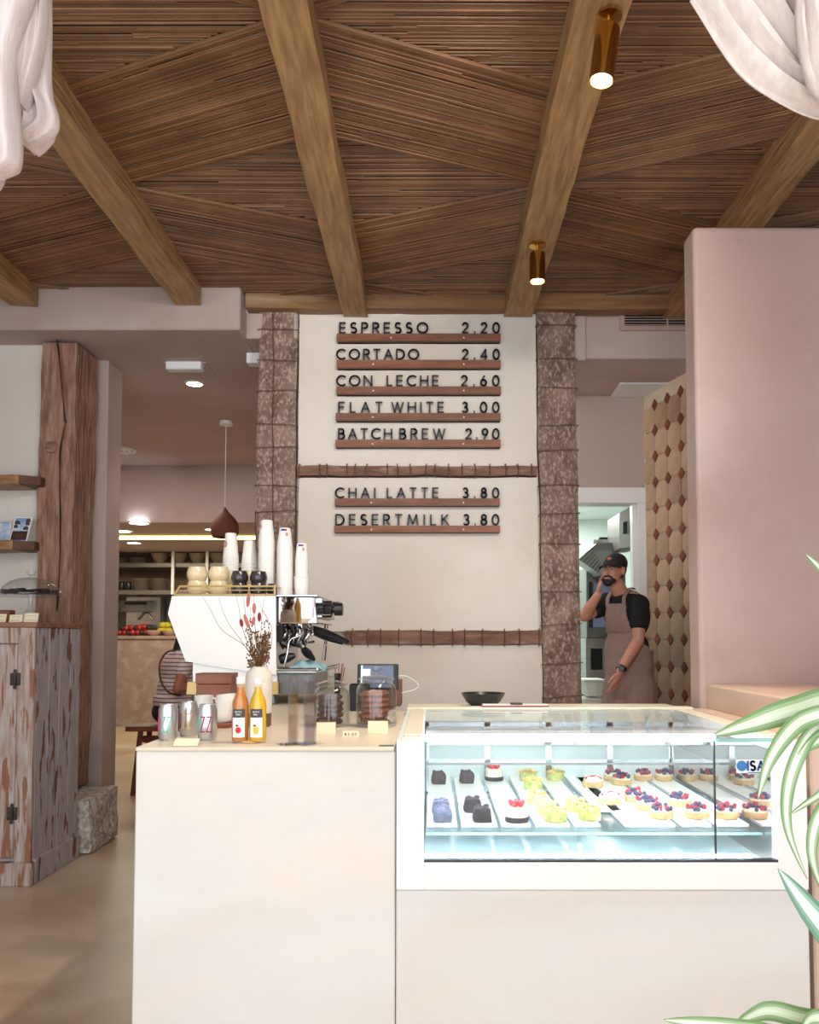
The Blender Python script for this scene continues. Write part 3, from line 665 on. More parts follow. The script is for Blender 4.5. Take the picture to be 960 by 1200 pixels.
# display case
L0 = P(463.5, 950, CF).x; L1 = P(945, 950, CF).x; I0 = P(497, 950, CF).x; I1 = P(910, 950, CF).x
zB = P(500, 1042, CF).z; zb = P(500, 1010, CF).z; zT = P(500, 868, CF).z; YR = 3.53
case = thing('display_case', 'white refrigerated pastry display case with glass front and top, lit inside', 'display case', (L0, CF, 0))
MB().box((L0+.002, CF+.004, 0), (L1+.004, YR, zB-.003)).build('base', 'counter_stone', case, bevel=.004)
mb = MB(); mb.box((L0+.003, CF-.008, zB), (I0, CF+.03, zT)).box((I1, CF-.008, zB), (L1, CF+.03, zT)).box((I0, CF-.008, zB), (I1, CF+.03, zb))
mb.build('front_frame', 'white_metal', case, bevel=.002)
MB().box((I0, CF-.006, zb), (I1, CF+.02, zb+.006)).build('seal', 'black_plastic', case)
mb = MB(); mb.box((L0+.003, CF+.03, zB), (I0-.004, YR, zT-.002)); mb.build('side_panel', 'case_inner', case)
MB().box((I1+.004, CF+.03, zB), (L1, YR, zT-.002)).build('side_panel', 'case_inner', case)
mb = MB(); mb.box((L0+.02, CF+.12, zT-.002), (I0-.006, YR-.06, zT+.006)); mb.build('side_cap', 'cream_metal', case, bevel=.002)
MB().box((I1+.006, CF+.12, zT-.002), (L1-.02, YR-.06, zT+.006)).build('side_cap', 'cream_metal', case, bevel=.002)
MB().box((L0+.003, YR-.08, zT-.05), (L1, YR, zT+.012)).build('rear_rail', 'cream_metal', case, bevel=.003)
MB().box((I0, CF+.03, zb-.04), (I1, YR-.02, zb-.02)).build('deck', 'case_inner', case)
MB().box((I0, CF-.002, zb+.006), (.832, CF+.004, zT)).build('front_glass', 'pane', case)
MB().box((.836, CF-.002, zb+.006), (I1, CF+.004, zT)).build('front_glass', 'pane', case)
MB().box((.832, CF-.003, zb+.006), (.836, CF+.005, zT)).build('glass_joint', 'black_plastic', case)
MB().box((I0, CF+.0, zT), (I1, YR-.08, zT+.006)).build('top_glass', 'pane', case)
MB().box((I0, CF-.003, zT-.004), (I1, CF+.006, zT+.007)).build('glass_edge', 'glass_edge', case)
# rear sliding doors with mirror-like frames
mb = MB()
for i in range(4):
    xa = I0+(I1-I0)*i/4; xb = I0+(I1-I0)*(i+1)/4
    mb.box((xa, YR-.05, zb), (xa+.012, YR-.03, zT-.05)); mb.box((xb-.012, YR-.05, zb), (xb, YR-.03, zT-.05)); mb.box((xa, YR-.05, zT-.07), (xb, YR-.03, zT-.05)); mb.box((xa, YR-.05, zb-.02), (xb, YR-.03, zb+.01))
mb.build('sliding_door_frame', 'steel', case)
MB().box((I0, YR-.042, zb), (I1, YR-.038, zT-.06)).build('sliding_door', 'case_inner', case)
ZS = .795
MB().box((I0+.005, CF+.10, ZS-.012), (I1-.005, YR-.08, ZS-.006)).build('glass_shelf', 'pane_green', case)
MB().box((I0+.005, CF+.095, ZS-.013), (I1-.005, CF+.10, ZS-.005)).build('shelf_edge', 'glass_edge', case)
yu = 2.92; zu = P(600, 896, yu).z
MB().box((I0+.005, yu, zu), (I1-.005, YR-.10, zu+.006)).build('upper_shelf', 'pane_green', case)
MB().box((I0+.005, yu-.004, zu-.001), (I1-.005, yu, zu+.007)).build('upper_shelf_edge', 'dark_steel', case)
MB().box((I0+.005, YR-.105, zu-.001), (I1-.005, YR-.10, zu+.007)).build('upper_shelf_edge', 'glass_edge', case)
for xx in (P(680, 990, CF+.1).x, P(897, 990, CF+.1).x):
    MB().box((xx-.006, CF+.10, zb-.02), (xx+.006, CF+.112, ZS-.013)).build('shelf_support', 'pane_green', case)
yl = 2.78
MB().box((I0+.003, yl-.02, zT-.045), (I1-.06, yl+.02, zT-.018)).build('lamp_tube', 'led', case, bevel=.004)
MB().box((I0+.003, yl-.03, zT-.018), (I1-.003, yl+.03, zT-.006)).build('lamp_housing', 'white_metal', case)
MB().box((I0+.003, CF+.035, zb-.018), (I1-.06, CF+.055, zb+.008)).build('lamp_tube', 'led', case)
MB().box((I1-.001, CF+.035, zb-.02), (I1+.003, YR-.06, zT-.03)).build('side_lining', 'mirror_steel', case)
# blue-grey inner ledge and vents
MB().box((I0+.01, 3.02, zT-.09), (I1-.01, 3.06, zT-.075)).build('wire_rail', 'chrome', case, bevel=.002)
# maker's sticker on the front glass
a = P(863, 890, CF-.004); b = P(912, 906, CF-.004)
stk = MB().box((a.x, CF-.0035, b.z), (b.x-.004, CF-.0025, a.z)).build('sticker', 'panel_white', case)
s_ = 960/CF
MB().lathe([(.0155, 0), (.0155, .0006), (0, .0007)], P(869.5, 897.5, CF-.0036), 28, axis=(0, -1, 0)).build('sticker_disc', 'sign_blue', stk)
mb = MB(); word(mb, 'ISA', P(876.5, 902.5, CF-.0037), V(1, 0, 0), V(0, 0, 1), 10/s_, 19/s_, .0062, V(0, -.0006, 0))
mb.obox(P(889, 905.3, CF-.0037), (.031, 0, 0), (0, .0003, 0), (0, 0, .0012)); mb.build('sticker_lettering', 'stamp_blue', stk)
# trays
def tray(xa, xb, y0, y1, label):
    a = H((xa), y0, ZS); b = H(xb, y0, ZS); yb = H(500, y1, ZS).y; y = a.y
    mb = MB(); mb.box((a.x, y, ZS-.004), (b.x, yb, ZS)); mb.box((a.x, y, ZS), (a.x+.003, yb, ZS+.006)); mb.box((b.x-.003, y, ZS), (b.x, yb, ZS+.006))
    mb.box((a.x, y, ZS-.004), (b.x, y+.003, ZS+.003))
    mb.build('pastry_tray', 'tray_white', loc=((a.x+b.x)/2, y, ZS-.005), bevel=.001, tag=(label, 'tray', 'white trays in the display case'))
tray(501, 536, 968, 905, 'white tray under the grey dusted cakes, leftmost in the case')
tray(541, 583, 968, 905, 'white tray under the dark chocolate cakes')
tray(588, 622, 968, 905, 'white tray under the strawberry cheesecake')
tray(628, 668, 968, 903, 'white tray under the left group of almond cakes')
tray(674, 704, 968, 903, 'white tray under the right group of almond cakes')
tray(733, 792, 968, 903, 'white tray under the row of three berry tarts')
tray(800, 834, 968, 903, 'white tray under the pair of berry tarts')
tray(841, 878, 968, 903, 'white tray under the single front berry tart')
tray(700, 730, 951, 903, 'short white tray under the raspberry cream tart')
# ---- pastries
def berry_tart(seed, ghost=False):
    rr = random.Random(seed); r = .040
    t = thing('berry_tart', '', 'tart')
    MB().lathe([(r*.92, 0), (r, .004), (r, .020), (r*.94, .022), (r*.9, .018), (0, .018)], (0, 0, 0), 24).build('crust', 'crust', t, smooth=True)
    MB().lathe([(r*.9, .017), (r*.86, .024), (r*.4, .028), (0, .028)], (0, 0, 0), 20).build('cream', 'cheese_cream', t, smooth=True)
    b1, b2 = MB(), MB()
    for k in range(17):
        a = rr.uniform(0, 2*PI); q = math.sqrt(rr.random())*r*.82; z = .030+(.010 if q < r*.5 else 0)+rr.uniform(0, .004)
        if rr.random() < .25:
            c = V(q*math.cos(a), q*math.sin(a), z+.002)
            for _ in range(9): b2.ell(c+V(rr.uniform(-1, 1), rr.uniform(-1, 1), rr.uniform(-1, 1)).normalized()*.0055, .0042, 6, 4)
        else: b1.ell((q*math.cos(a), q*math.sin(a), z), .0068, 8, 6)
    for c in ((.012, -.02), (-.010, -.028)):
        for _ in range(9): b2.ell(V(c[0], c[1], .036)+V(rr.uniform(-1, 1), rr.uniform(-1, 1), rr.uniform(-1, 1)).normalized()*.0055, .0042, 6, 4)
    o = b1.build('blueberries', 'blueberry', t, smooth=True); o['kind'] = 'stuff'
    o = b2.build('raspberries', 'raspberry', t, smooth=True); o['kind'] = 'stuff'
    return t
def almond_cake(seed):
    rr = random.Random(seed); t = thing('almond_cake', '', 'cake'); r = .036
    MB().lathe([(r*.95, 0), (r, .006), (r, .022), (r*.8, .034), (0, .036)], (0, 0, 0), 20).build('sponge', 'pistachio', t, smooth=True)
    f = MB()
    for k in range(34):
        a = rr.uniform(0, 2*PI); q = math.sqrt(rr.random())*r; z = .034+.012*(1-q/r); f.tone = rr.random()
        M = Matrix.Rotation(rr.uniform(0, PI), 3, 'Z') @ Matrix.Rotation(rr.uniform(-.9, .9), 3, 'X') @ Matrix.Rotation(rr.uniform(-.7, .7), 3, 'Y')
        f.ell((q*math.cos(a), q*math.sin(a), z), (.010, .007, .0018), 8, 4, M)
    o = f.build('almond_flakes', 'almond', t, smooth=True); o['kind'] = 'stuff'
    return t
def loaf(seed, m, top=None):
    t = thing('loaf_cake', '', 'cake')
    mb = rough((-.029, -.026, 0), (.029, .026, .046), (6, 5, 5), .005, 30, seed)
    for v in mb.v:
        if v.z > .03: v.x *= 1-.35*((v.z-.03)/.02)**2
    mb.build('sponge', m, t, smooth=True)
    mb = MB()
    for k in range(10): mb.ell((R.uniform(-.02, .02), R.uniform(-.02, .02), .047), (.006, .005, .004), 6, 4)
    mb.build('crumble', top or m, t)
    return t
def cheesecake():
    t = thing('cheesecake', '', 'cake'); r = .036
    MB().lathe([(r*1.05, 0), (r*1.08, .004), (r*1.05, .014), (r, .016)], (0, 0, 0), 24).build('base', 'brownie_dark', t, smooth=True)
    MB().lathe([(r, .013), (r, .044), (r*.95, .048), (0, .048)], (0, 0, 0), 24).build('cream', 'cheese_cream', t, smooth=True)
    for k in range(5):
        a = k*1.26+.4; M = Matrix.Rotation(a, 3, 'Z') @ Matrix.Rotation(.7, 3, 'Y')
        MB().ell((.017*math.cos(a), .017*math.sin(a), .056), (.010, .009, .014), 10, 6, M).build('strawberry_piece', 'strawberry', t, smooth=True)
    return t
def rasp_tart():
    t = thing('raspberry_tart', '', 'tart'); r = .041
    MB().lathe([(r*.92, 0), (r, .004), (r, .022), (r*.92, .024), (0, .02)], (0, 0, 0), 24).build('crust', 'crust', t, smooth=True)
    MB().lathe([(r*.92, .02), (r*.9, .03), (r*.6, .042), (0, .045)], (0, 0, 0), 24).build('cream', 'cheese_cream', t, smooth=True)
    b2 = MB()
    for k in range(7): b2.ell((-.028+.009*k, -.012+.004*math.sin(k*2), .042-.0008*(k-3)**2), .006, 8, 6)
    o = b2.build('raspberries', 'raspberry', t, smooth=True); o['kind'] = 'stuff'
    return t
protos = {}
def put(kind, mk, x, yb, label, group, rz=0, sc_=1.0):
    p = H(x, max(yb, 914), ZS+.0005)
    if p.x < I1: p.x = min(p.x, I1-.047)
    else: return   # these show in the photograph only as reflections in the polished side wall
    if kind not in protos: protos[kind] = mk(); o = protos[kind]; o.location = p
    else: o = dup(protos[kind])
    o.location = p; o.rotation_euler = (0, 0, rz); o['label'] = label; o['group'] = group; o.scale = (sc_,)*3
GB = 'berry tarts in the case'
B = lambda sd: (lambda: berry_tart(sd))
for i, (x, y, lb) in enumerate((
    (775, 958, 'berry tart at the front of the row of three'), (758, 948, 'berry tart in the middle of the row of three'), (746, 939, 'berry tart at the back of the row of three'),
    (817, 958, 'berry tart at the front of the pair'), (797, 944, 'berry tart at the back of the pair'), (860, 958, 'single berry tart alone at the front of its tray'),
    (903, 958, 'berry tart at the far right by the white frame'), (729, 919, 'berry tart in the back area behind the raspberry cream tart, nearer one'), (719, 910, 'berry tart in the back area, behind the one next to the red-topped cream tart'),
    (754, 910, 'berry tart in back row, left of two far tarts without neighbours'), (783, 906, 'berry tart in back row, mid right near the rear doors'), (824, 905, 'faint berry tart in back row left of the blue sticker'),
    (857, 910, 'berry tart behind the blue sticker, back row'), (903, 921, 'berry tart at right edge of case, nearer of the far pair'), (893, 909, 'berry tart at right edge of case, farther of the far pair'))):
    put('bt%d' % (i % 3), B(i % 3), x, y, lb, GB, rz=i*1.7)
GA = 'almond cakes in the case'
for i, (x, y, lb) in enumerate(((651, 962, 'almond flake cake at the front of the left group'), (641, 953, 'almond flake cake in the middle of the left group'), (629, 942, 'almond flake cake at the back of the left group'),
    (691, 960, 'almond flake cake at the front of the right group'), (675, 950, 'almond flake cake at the back of the right group'),
    (625, 924, 'almond flake cake in back row, nearer one of the left two'), (619, 912, 'almond flake cake in back row, farther one of the left two'), (651, 911, 'almond flake cake alone in back row'))):
    put('al%d' % (i % 2), (lambda q=i: almond_cake(q)), x, y, lb, GA, rz=i*1.3)
put('grey', lambda: loaf(1, 'sugar_cake'), 519, 962, 'grey sugar-dusted loaf cake at the front left corner', 'loaf cakes in the case')
put('grey', None, 517, 953, 'grey sugar-dusted loaf cake behind the front left one', 'loaf cakes in the case')
put('dark', lambda: loaf(2, 'brownie_dark', 'brownie'), 565, 962, 'very dark chocolate cake at the front beside the cheesecake', 'loaf cakes in the case')
put('dark', None, 554, 951, 'very dark chocolate cake behind the front dark one', 'loaf cakes in the case')
put('brown', lambda: loaf(3, 'brownie'), 514, 918, 'tall brown cake slice in back row at far left', 'loaf cakes in the case')
put('brown', None, 547, 917, 'tall brown cake slice in back row, second from left', 'loaf cakes in the case')
put('cc', cheesecake, 606, 962, 'white cheesecake with strawberries and dark base at the front', 'cheesecakes')
put('cc', None, 579, 910, 'pink-topped cheesecake in the back row behind the glass shelf', 'cheesecakes')
put('rt', rasp_tart, 715, 942, 'cream tart with a line of raspberries, middle of the case', 'cream tarts')
put('rt', None, 695, 922, 'cream tart with raspberry on top in the back row', 'cream tarts')
# ================================================================== ITEMS ON THE COUNTER
SC = lambda p: 960/p.y
def on(x, y, z=CT): return H(x, y, z)
# cans
def can(x, yb, labeltext, inks, label):
    p = on(x, yb, CT+.0005); t = thing('drink_can', label, 'can', p, 'drink cans on the counter'); r = .0300; h = .112
    MB().lathe([(r*.82, 0), (r*.86, .003), (r, .012), (r, h-.016), (r*.84, h-.004), (r*.86, h), (r*.80, h-.001), (r*.78, h-.006), (0, h-.006)], p, 36).build('body', 'can_metal', t, smooth=True)
    MB().box((p.x-.008, p.y-.012, p.z+h-.006), (p.x+.008, p.y+.008, p.z+h-.004)).build('pull_tab', 'can_metal', t)
    hl = .046; z = p.z+.028; x0 = -.0295; tot = sum(G[c][0]*.6 for c in labeltext); a = -1.15
    for c, ink in zip(labeltext, inks):
        w_ = .95/len(labeltext)*.7*2; m = MB()
        for st in G[c][1]:
            pts = [(u/max(G[c][0], .3), v) for u, v in st]
            for (u0, v0_), (u1, v1_) in zip(pts, pts[1:]):
                def q(u, v, rr_): an = a+u*w_; return V(p.x+rr_*math.sin(an), p.y-rr_*math.cos(an), z+v*hl)
                A_, B_ = q(u0, v0_, r+.0004), q(u1, v1_, r+.0004); d = (B_-A_)
                if d.length < 1e-6: continue
                an = a+(u0+u1)/2*w_; nn = V(math.sin(an), -math.cos(an), 0); d.normalize()
                m.obox((A_+B_)/2, d*((B_-A_).length/2+.001), nn.cross(d)*.0021, nn*.0004)
        m.build('lettering', ink, t); a += w_+.22
can(197, 867, 'OZZ', ('pink_ink', 'mint_ink', 'mint_ink'), 'silver drink can with pink and mint letters, leftmost of three')
can(221, 862, 'UZZ', ('magenta', 'peach_ink', 'peach_ink'), 'silver drink can with purple and peach letters, middle and set back')
can(243, 867, 'OZZ', ('mint_ink', 'magenta', 'magenta'), 'silver drink can with big magenta ZZ, right of three')
def card(c, w_, h_, lean, label, yaw=0, lines=3, m='paper_cream', text=None, cat='card', group='price cards on the counter', name='price_card'):
    t = thing(name, label, cat, c, group); c = Vector(c)
    u = V(math.cos(yaw), math.sin(yaw), 0); up = V(-math.sin(yaw)*-math.sin(lean), math.sin(lean)*math.cos(yaw), math.cos(lean)); n = u.cross(up)
    crd = MB().obox(c+up*h_/2+V(0, 0, .0008), u*w_/2, up*h_/2, n*.0006).build('card', m, t)
    mb = MB()
    if text: word(mb, text, c+up*h_*.28-u*w_*.36+n*.0007*(1 if n.y < 0 else -1), u, up, h_*.45, w_*.72, .0016, n*.0003*(1 if n.y < 0 else -1))
    else:
        for i in range(lines):
            yy = h_*(.75-.5*i/max(1, lines-1)) if lines > 1 else h_*.5; k = w_*R.uniform(.3, .4)
            mb.obox(c+up*yy+n*.0008*(1 if n.y < 0 else -1), u*k, up*.0006, n*.0002)
    if mb.f: mb.build('writing', 'ink', crd)
    return t
p = on(217, 875); card(p+V(0, 0, .001), .072, .034, 1.0, 'cream handwritten card lying before the drink cans', lines=4)
# bottles
def bottle(x, yb, juice, fruit, label):
    p = on(x, yb, CT+.0005); t = thing('juice_bottle', label, 'bottle', p, 'juice bottles'); r = .0265; s = SC(p); h = .2
    MB().lathe([(r*.93, 0), (r, .006), (r, .110), (r*.9, .128), (r*.55, .150), (r*.45, .160), (r*.42, .182), (r*.5, .184), (r*.5, .19), (r*.44, .19)], p, 32).build('glass', 'bottle_glass', t, smooth=True)
    MB().lathe([(r*.88, .006), (r*.94, .010), (r*.94, .110), (r*.84, .127), (r*.5, .149), (r*.38, .160), (r*.36, .170), (0, .170)], p, 32).build('juice', juice, t, smooth=True)
    MB().lathe([(r*.5, .180), (r*.52, .182), (r*.52, .198), (r*.46, .200), (0, .200)], p, 24).build('cap', 'white_gloss', t, smooth=True)
    def patch(z0, z1, half, m, nm, off=.0006):
        mb = MB(); rs = []
        for i in range(9):
            a = -half+2*half*i/8; rs.append((V(p.x+(r+off)*math.sin(a), p.y-(r+off)*math.cos(a), p.z+z0), V(p.x+(r+off)*math.sin(a), p.y-(r+off)*math.cos(a), p.z+z1)))
        for a, b in zip(rs, rs[1:]): mb.add([a[0], b[0], b[1], a[1]], [(0, 1, 2, 3)])
        return mb.build(nm, m, t, solid=.0005)
    lbl = patch(.018, .078, .72, 'label_white', 'paper_label'); bnd = patch(.078, .104, .72, 'label_dark', 'band_label')
    mb = MB()
    for i, w_ in enumerate((.012, .010)): word(mb, 'NHRE' if i == 0 else 'ZUMO', V(p.x-w_*.8, p.y-r-.0018, p.z+.0935-.008*i), V(1, 0, 0), V(0, 0, 1), .0045, w_*1.6, .0009, V(0, -.0004, 0))
    mb.build('lettering', 'label_white', bnd)
    f = MB(); f.ell((p.x, p.y-r-.0005, p.z+.040), (.009, .002, .010 if fruit == 'fruit_red' else .013), 14, 8); f.build('fruit_print', fruit, lbl, smooth=True)
    MB().ell((p.x-.004, p.y-r-.0005, p.z+.054), (.005, .0015, .003), 8, 6).build('leaf_print', 'leaf_dark', lbl)
bottle(281.5, 870, 'juice_orange', 'fruit_red', 'orange-brown juice bottle with a red fruit label')
bottle(302, 870, 'juice_yellow', 'fruit_yellow', 'yellow juice bottle with a pineapple label')
p = on(292, 871); card(p+V(0, -.012, .001), .04, .010, .9, 'tiny wooden tag lying in front of the juice bottles', lines=1, m='wood_tag')
# vase with dried flowers
p = on(303, 851, CT+.0005); s = SC(p); r = 15.5/s; hv = P(303, 781, p.y).z-p.z
t = thing('vase', 'tall off-white stoneware vase with brown foot', 'vase', p)
MB().lathe([(r*.84, hv*.22), (r*.95, hv*.225), (r, hv*.5), (r*1.0, hv*.82), (r*.93, hv*.90), (r*.66, hv*.955), (r*.64, hv), (r*.55, hv), (r*.55, hv*.9), (0, hv*.88)], p, 36).build('body', 'vase_white', t, smooth=True)
MB().lathe([(r*.86, 0), (r*.92, hv*.02), (r*.95, hv*.22), (r*.9, hv*.23), (0, hv*.23)], p, 36).build('foot', 'vase_brown', t, smooth=True)
neck = V(p.x, p.y, p.z+hv)
fl = thing('dried_flowers', 'bouquet of dried twigs, pink seed heads and brown grass in vase', 'dried flowers', neck-V(0, 0, .03))
def stem(pts, r0=.0014, nm='stem', m='twig'):
    path = spline([neck-V(0, 0, .03)]+[P(x, y, p.y+dd) for x, y, dd in pts], 6)
    MB().tube(path, [r0*(1-.6*i/(len(path)-1)) for i in range(len(path))], 5).build(nm, m, fl, smooth=True)
stem([(298, 775, 0), (287, 757, .02), (260, 738, .03), (247, 715, .04), (237, 699, .04)])
stem([(297, 772, 0), (282, 750, .02), (266, 727, .03), (256, 700, .03)])
stem([(296, 770, 0), (284, 735, -.02), (280, 712, -.02), (276, 695, -.03)])
stem([(299, 770, 0), (290, 740, 0), (287, 712, .01), (283, 692, .01)])
stem([(302, 770, 0), (299, 735, .0), (297, 705, .01), (300, 690, .01)])
stem([(304, 770, 0), (306, 740, .02), (308, 712, .02), (313, 692, .02)])
stem([(306, 770, 0), (316, 750, .0), (313, 725, .01), (303, 706, .0)])
stem([(305, 772, 0), (317, 758, .03), (318, 735, .03), (307, 715, .03)])
stem([(300, 772, 0), (292, 748, -.03), (294, 720, -.03), (291, 700, -.03)])
for (x, y, dd, l, m_, a) in ((291, 703, .01, .055, 'flower_pink', .1), (298, 713, .01, .04, 'flower_pink', 0), (283, 730, -.02, .03, 'flower_red', -.2), (289, 728, -.01, .055, 'flower_pink', -.35), (297, 728, 0, .035, 'flower_pink', .2), (304, 723, .0, .035, 'flower_red', .0)):
    q = P(x, y, p.y+dd-.01); MB().ell(q, (.007, .007, l/2), 10, 10, Matrix.Rotation(a, 3, 'Y')).build('seed_head', m_, fl, smooth=True)
mb = MB(); rr = random.Random(5)
for k in range(90):
    bx, by = rr.uniform(-8, 8), rr.uniform(0, 1); a = neck-V(0, 0, .02)+V(rr.uniform(-.01, .01), rr.uniform(-.01, .01), 0)
    e = P(303+bx*1.5+by*2, 778-by*38, p.y+rr.uniform(-.03, .03)); mb.tone = rr.random()
    mb.tube([a, (a+e)/2+V(rr.uniform(-.006, .006), 0, 0), e], .0008, 3)
    for _ in range(5): mb.ell(e+V(rr.uniform(-.005, .005), rr.uniform(-.006, .006), rr.uniform(-.02, .006)), (.0026, .0026, .004), 5, 3)
o = mb.build('grass_tuft', 'flower_brown', fl); o['kind'] = 'stuff'
mb = MB()
for k in range(60):
    e = P(rr.choice((293, 291, 309, 313))+rr.uniform(-3, 3), rr.uniform(725, 775), p.y+rr.uniform(-.02, .02)); mb.ell(e, (.003, .003, .004), 5, 3)
o = mb.build('seed_sprigs', 'flower_brown', fl); o['kind'] = 'stuff'
# white cup stacks, board, wooden box
def cup_profile(r0, r1, h):   # upside down, wide rim at the bottom
    return [(r0+.0018, 0), (r0+.0018, .004), (r0, .005), (r1, h-.003), (r1-.002, h), (r1*.86, h-.001), (r1*.85, h-.004), (0, h-.004)]
bd = on(263, 853); t = thing('round_board', 'round reddish wooden coaster board under the white cups', 'board', bd)
MB().lathe([(.048, 0), (.05, .003), (.05, .014), (.047, .017), (0, .017)], bd+V(-.02, .03, 0), 32).build('disc', 'mahogany', t, smooth=True)
def white_mug(c, ax, label, grp, handle=None):
    t = thing('white_cup', label, 'cup', c, grp)
    MB().lathe([(.024, 0), (.030, .006), (.034, .030), (.035, .052), (.033, .052), (.031, .03), (0, .008)], c, 28, axis=ax).build('bowl', 'ceramic_white', t, smooth=True)
    if handle is not None:
        c = Vector(c); MB().tube(spline([c+V(.034, 0, .014), c+V(.052, -.002, .018), c+V(.052, -.002, .036), c+V(.034, 0, .042)], 5), .004, 8).build('handle', 'ceramic_white', t, smooth=True)
b1 = bd+V(-.02, .03, .0175)
for k in range(4):
    white_mug(b1+V(.012+.003*k, .0, .001+.016*k), V(-.10, 0, 1).normalized(), ('white cup at bottom of the leaning stack', 'white cup second up in the leaning stack', 'white cup third up in the leaning stack', 'white cup on top of the leaning stack')[k], 'white cups stacked behind the cans')
b2 = on(237, 848)
for k in range(3):
    white_mug(b2+V(.0, .02, .0005+.026*k), V(0, 0, 1), ('white handled cup at bottom behind the middle cans', 'white handled cup in middle behind the cans', 'white handled cup on top, left stack behind the cans')[k], 'white cups stacked behind the cans', handle=1)
wy = 3.34; a = P(229, 789, wy); b = P(272, 800, wy)
t = thing('wooden_box', 'reddish wooden lidded box standing behind the white cups', 'box', (a.x, wy, CT))
MB().box((a.x+.003, wy+.003, CT), (b.x-.003, wy+.10, a.z-.045)).build('body', 'mahogany', t, bevel=.002)
MB().box((a.x, wy, a.z-.044), (b.x, wy+.105, a.z)).build('lid', 'mahogany', t, bevel=.003)
# acrylic sign holders
def holder(x0, x1, yt, yb, label, yaw):
    c = on((x0+x1)/2, yb, CT+.001); s = SC(c); hh = P(x0, yt, c.y).z-CT; ww = (x1-x0)/s/math.cos(yaw)
    t = thing('sign_holder', label, 'sign holder', c, 'clear sign holders'); u = V(math.cos(yaw), math.sin(yaw), 0); n = V(-math.sin(yaw), math.cos(yaw), 0)
    MB().obox(c+V(0, 0, hh/2+.002), u*ww/2, n*.001, V(0, 0, hh/2)).build('front_sheet', 'acrylic', t)
    MB().obox(c+n*.008+V(0, 0, hh/2+.002), u*ww/2, n*.001, V(0, 0, hh/2)).build('back_sheet', 'acrylic', t)
    MB().obox(c+n*.004+V(0, 0, .001), u*ww/2, n*.045, V(0, 0, .001)).build('foot', 'acrylic', t)
    MB().obox(c+n*.004-u*ww/2+V(0, 0, hh/2), u*.001, n*.004, V(0, 0, hh/2)).build('edge', 'acrylic', t)
    MB().obox(c+n*.004+V(0, 0, hh*.22), u*ww*.46, n*.001, V(0, 0, hh*.2)).build('insert', 'acrylic', t)
holder(336, 348, 792, 872, 'clear acrylic sign holder nearer the juice bottles', -.95)
holder(355, 369, 792, 872, 'clear acrylic sign holder nearer the cookie jars', -.8)
# cookie jars
def jar(xc, yb, ck, n, label, w2, sd):
    p = on(xc, yb-6, CT+.0005); s = SC(p); r = w2/s; h = .17*r/.064
    rr = random.Random(sd)
    t = thing('glass_jar', label, 'jar', p, 'cookie jars')
    MB().lathe([(r*.9, 0), (r, .008), (r, h*.66), (r*.93, h*.76), (r*.72, h*.82), (r*.74, h*.86), (r*.70, h*.86), (r*.68, h*.82), (r*.88, h*.75), (r*.95, h*.65), (r*.95, .012), (0, .008)], p, 36, cap=False).build('body', 'jar_glass', t, smooth=True)
    MB().lathe([(r*.86, h*.865), (r*.92, h*.88), (r*.86, h*.90), (r*.3, h*.95), (r*.16, h*.96), (r*.14, h*1.0), (r*.26, h*1.05), (r*.24, h*1.10), (0, h*1.12)], p, 32).build('lid', 'jar_glass', t, smooth=True)
    for k in range(n):
        z = p.z+.012+k*h*.60/n; c = V(p.x-r*.1+rr.uniform(-.003, .003), p.y-.005, z)
        M = Matrix.Rotation(rr.uniform(-.06, .06), 3, 'Y'); mb = MB(); rs = []; cr = r*.74; th = h*.58/n
        for (q, zz) in ((.85, 0), (1, th*.3), (.98, th*.7), (.8, th), (.02, th*1.02)):
            rs.append([c+M @ V(cr*q*math.cos(2*PI*j/20)*(1+.04*noise.noise(V(j, k, sd))), cr*q*math.sin(2*PI*j/20), zz) for j in range(20)])
        mb.rings(rs)
        o = mb.build('cookie', ck, loc=(c.x, c.y, z), smooth=True, tag=('%s cookie stacked in the %s jar' % (('dark chocolate', 'left') if ck == 'cookie_dark' else ('brown', 'right')), 'cookie', 'cookies in the %s jar' % ('left' if ck == 'cookie_dark' else 'right')))
jar(389, 857, 'cookie_dark', 5, 'glass lidded jar of dark cookies, left of two', 21, 1)
jar(441, 857, 'cookie_brown', 6, 'glass lidded jar of brown cookies beside the display case', 23.5, 2)
p = on(382, 861); card(p, .064, .040, .12, 'blank cream card leaning on the dark cookie jar', lines=0, yaw=.05)
p = on(443, 860); card(p, .068, .042, .12, 'blank cream card leaning on the brown cookie jar', lines=0, yaw=-.05)
p = on(411, 864); card(p, .052, .019, .2, 'small price card reading 3.00 euros between the jars', text='=3.00')
p = on(455, 875); MB().box((p.x-.028, p.y, CT), (cr-.006, p.y+.02, CT+.003)).build('slot_plate', 'dark_steel', loc=(p.x, p.y, CT), tag=('thin dark metal plate on counter edge beside the case', 'plate'))
# tablet on stand
ty = 3.72; a = P(419, 778, ty); b = P(467, 808, ty); c = (a+b)/2
t = thing('tablet_stand', 'black tablet till on a stand behind the cookie jars', 'tablet', (c.x, ty, CT))
cu = V(1, 0, 0); up = V(0, .25, 1).normalized(); nn = cu.cross(up)
MB().obox(c, cu*(b.x-a.x)/2, up*(a.z-b.z)/2, nn*.006).build('case', 'black_plastic', t, bevel=.004, seg=2)
MB().obox(c+nn*.0068-cu*.004*0, cu*(b.x-a.x)*.38, up*(a.z-b.z)*.44, nn*.0006).build('screen', 'screen', t)
scr = t.children[-1]
MB().obox(c+nn*.0078-cu*.052+up*.018, cu*.018, up*.016, nn*.0004).build('screen_window', 'screen_light', scr)
MB().obox(c+nn*.0078-cu*.073, cu*.004, up*(a.z-b.z)*.44, nn*.0004).build('screen_bar', 'screen_light', scr)
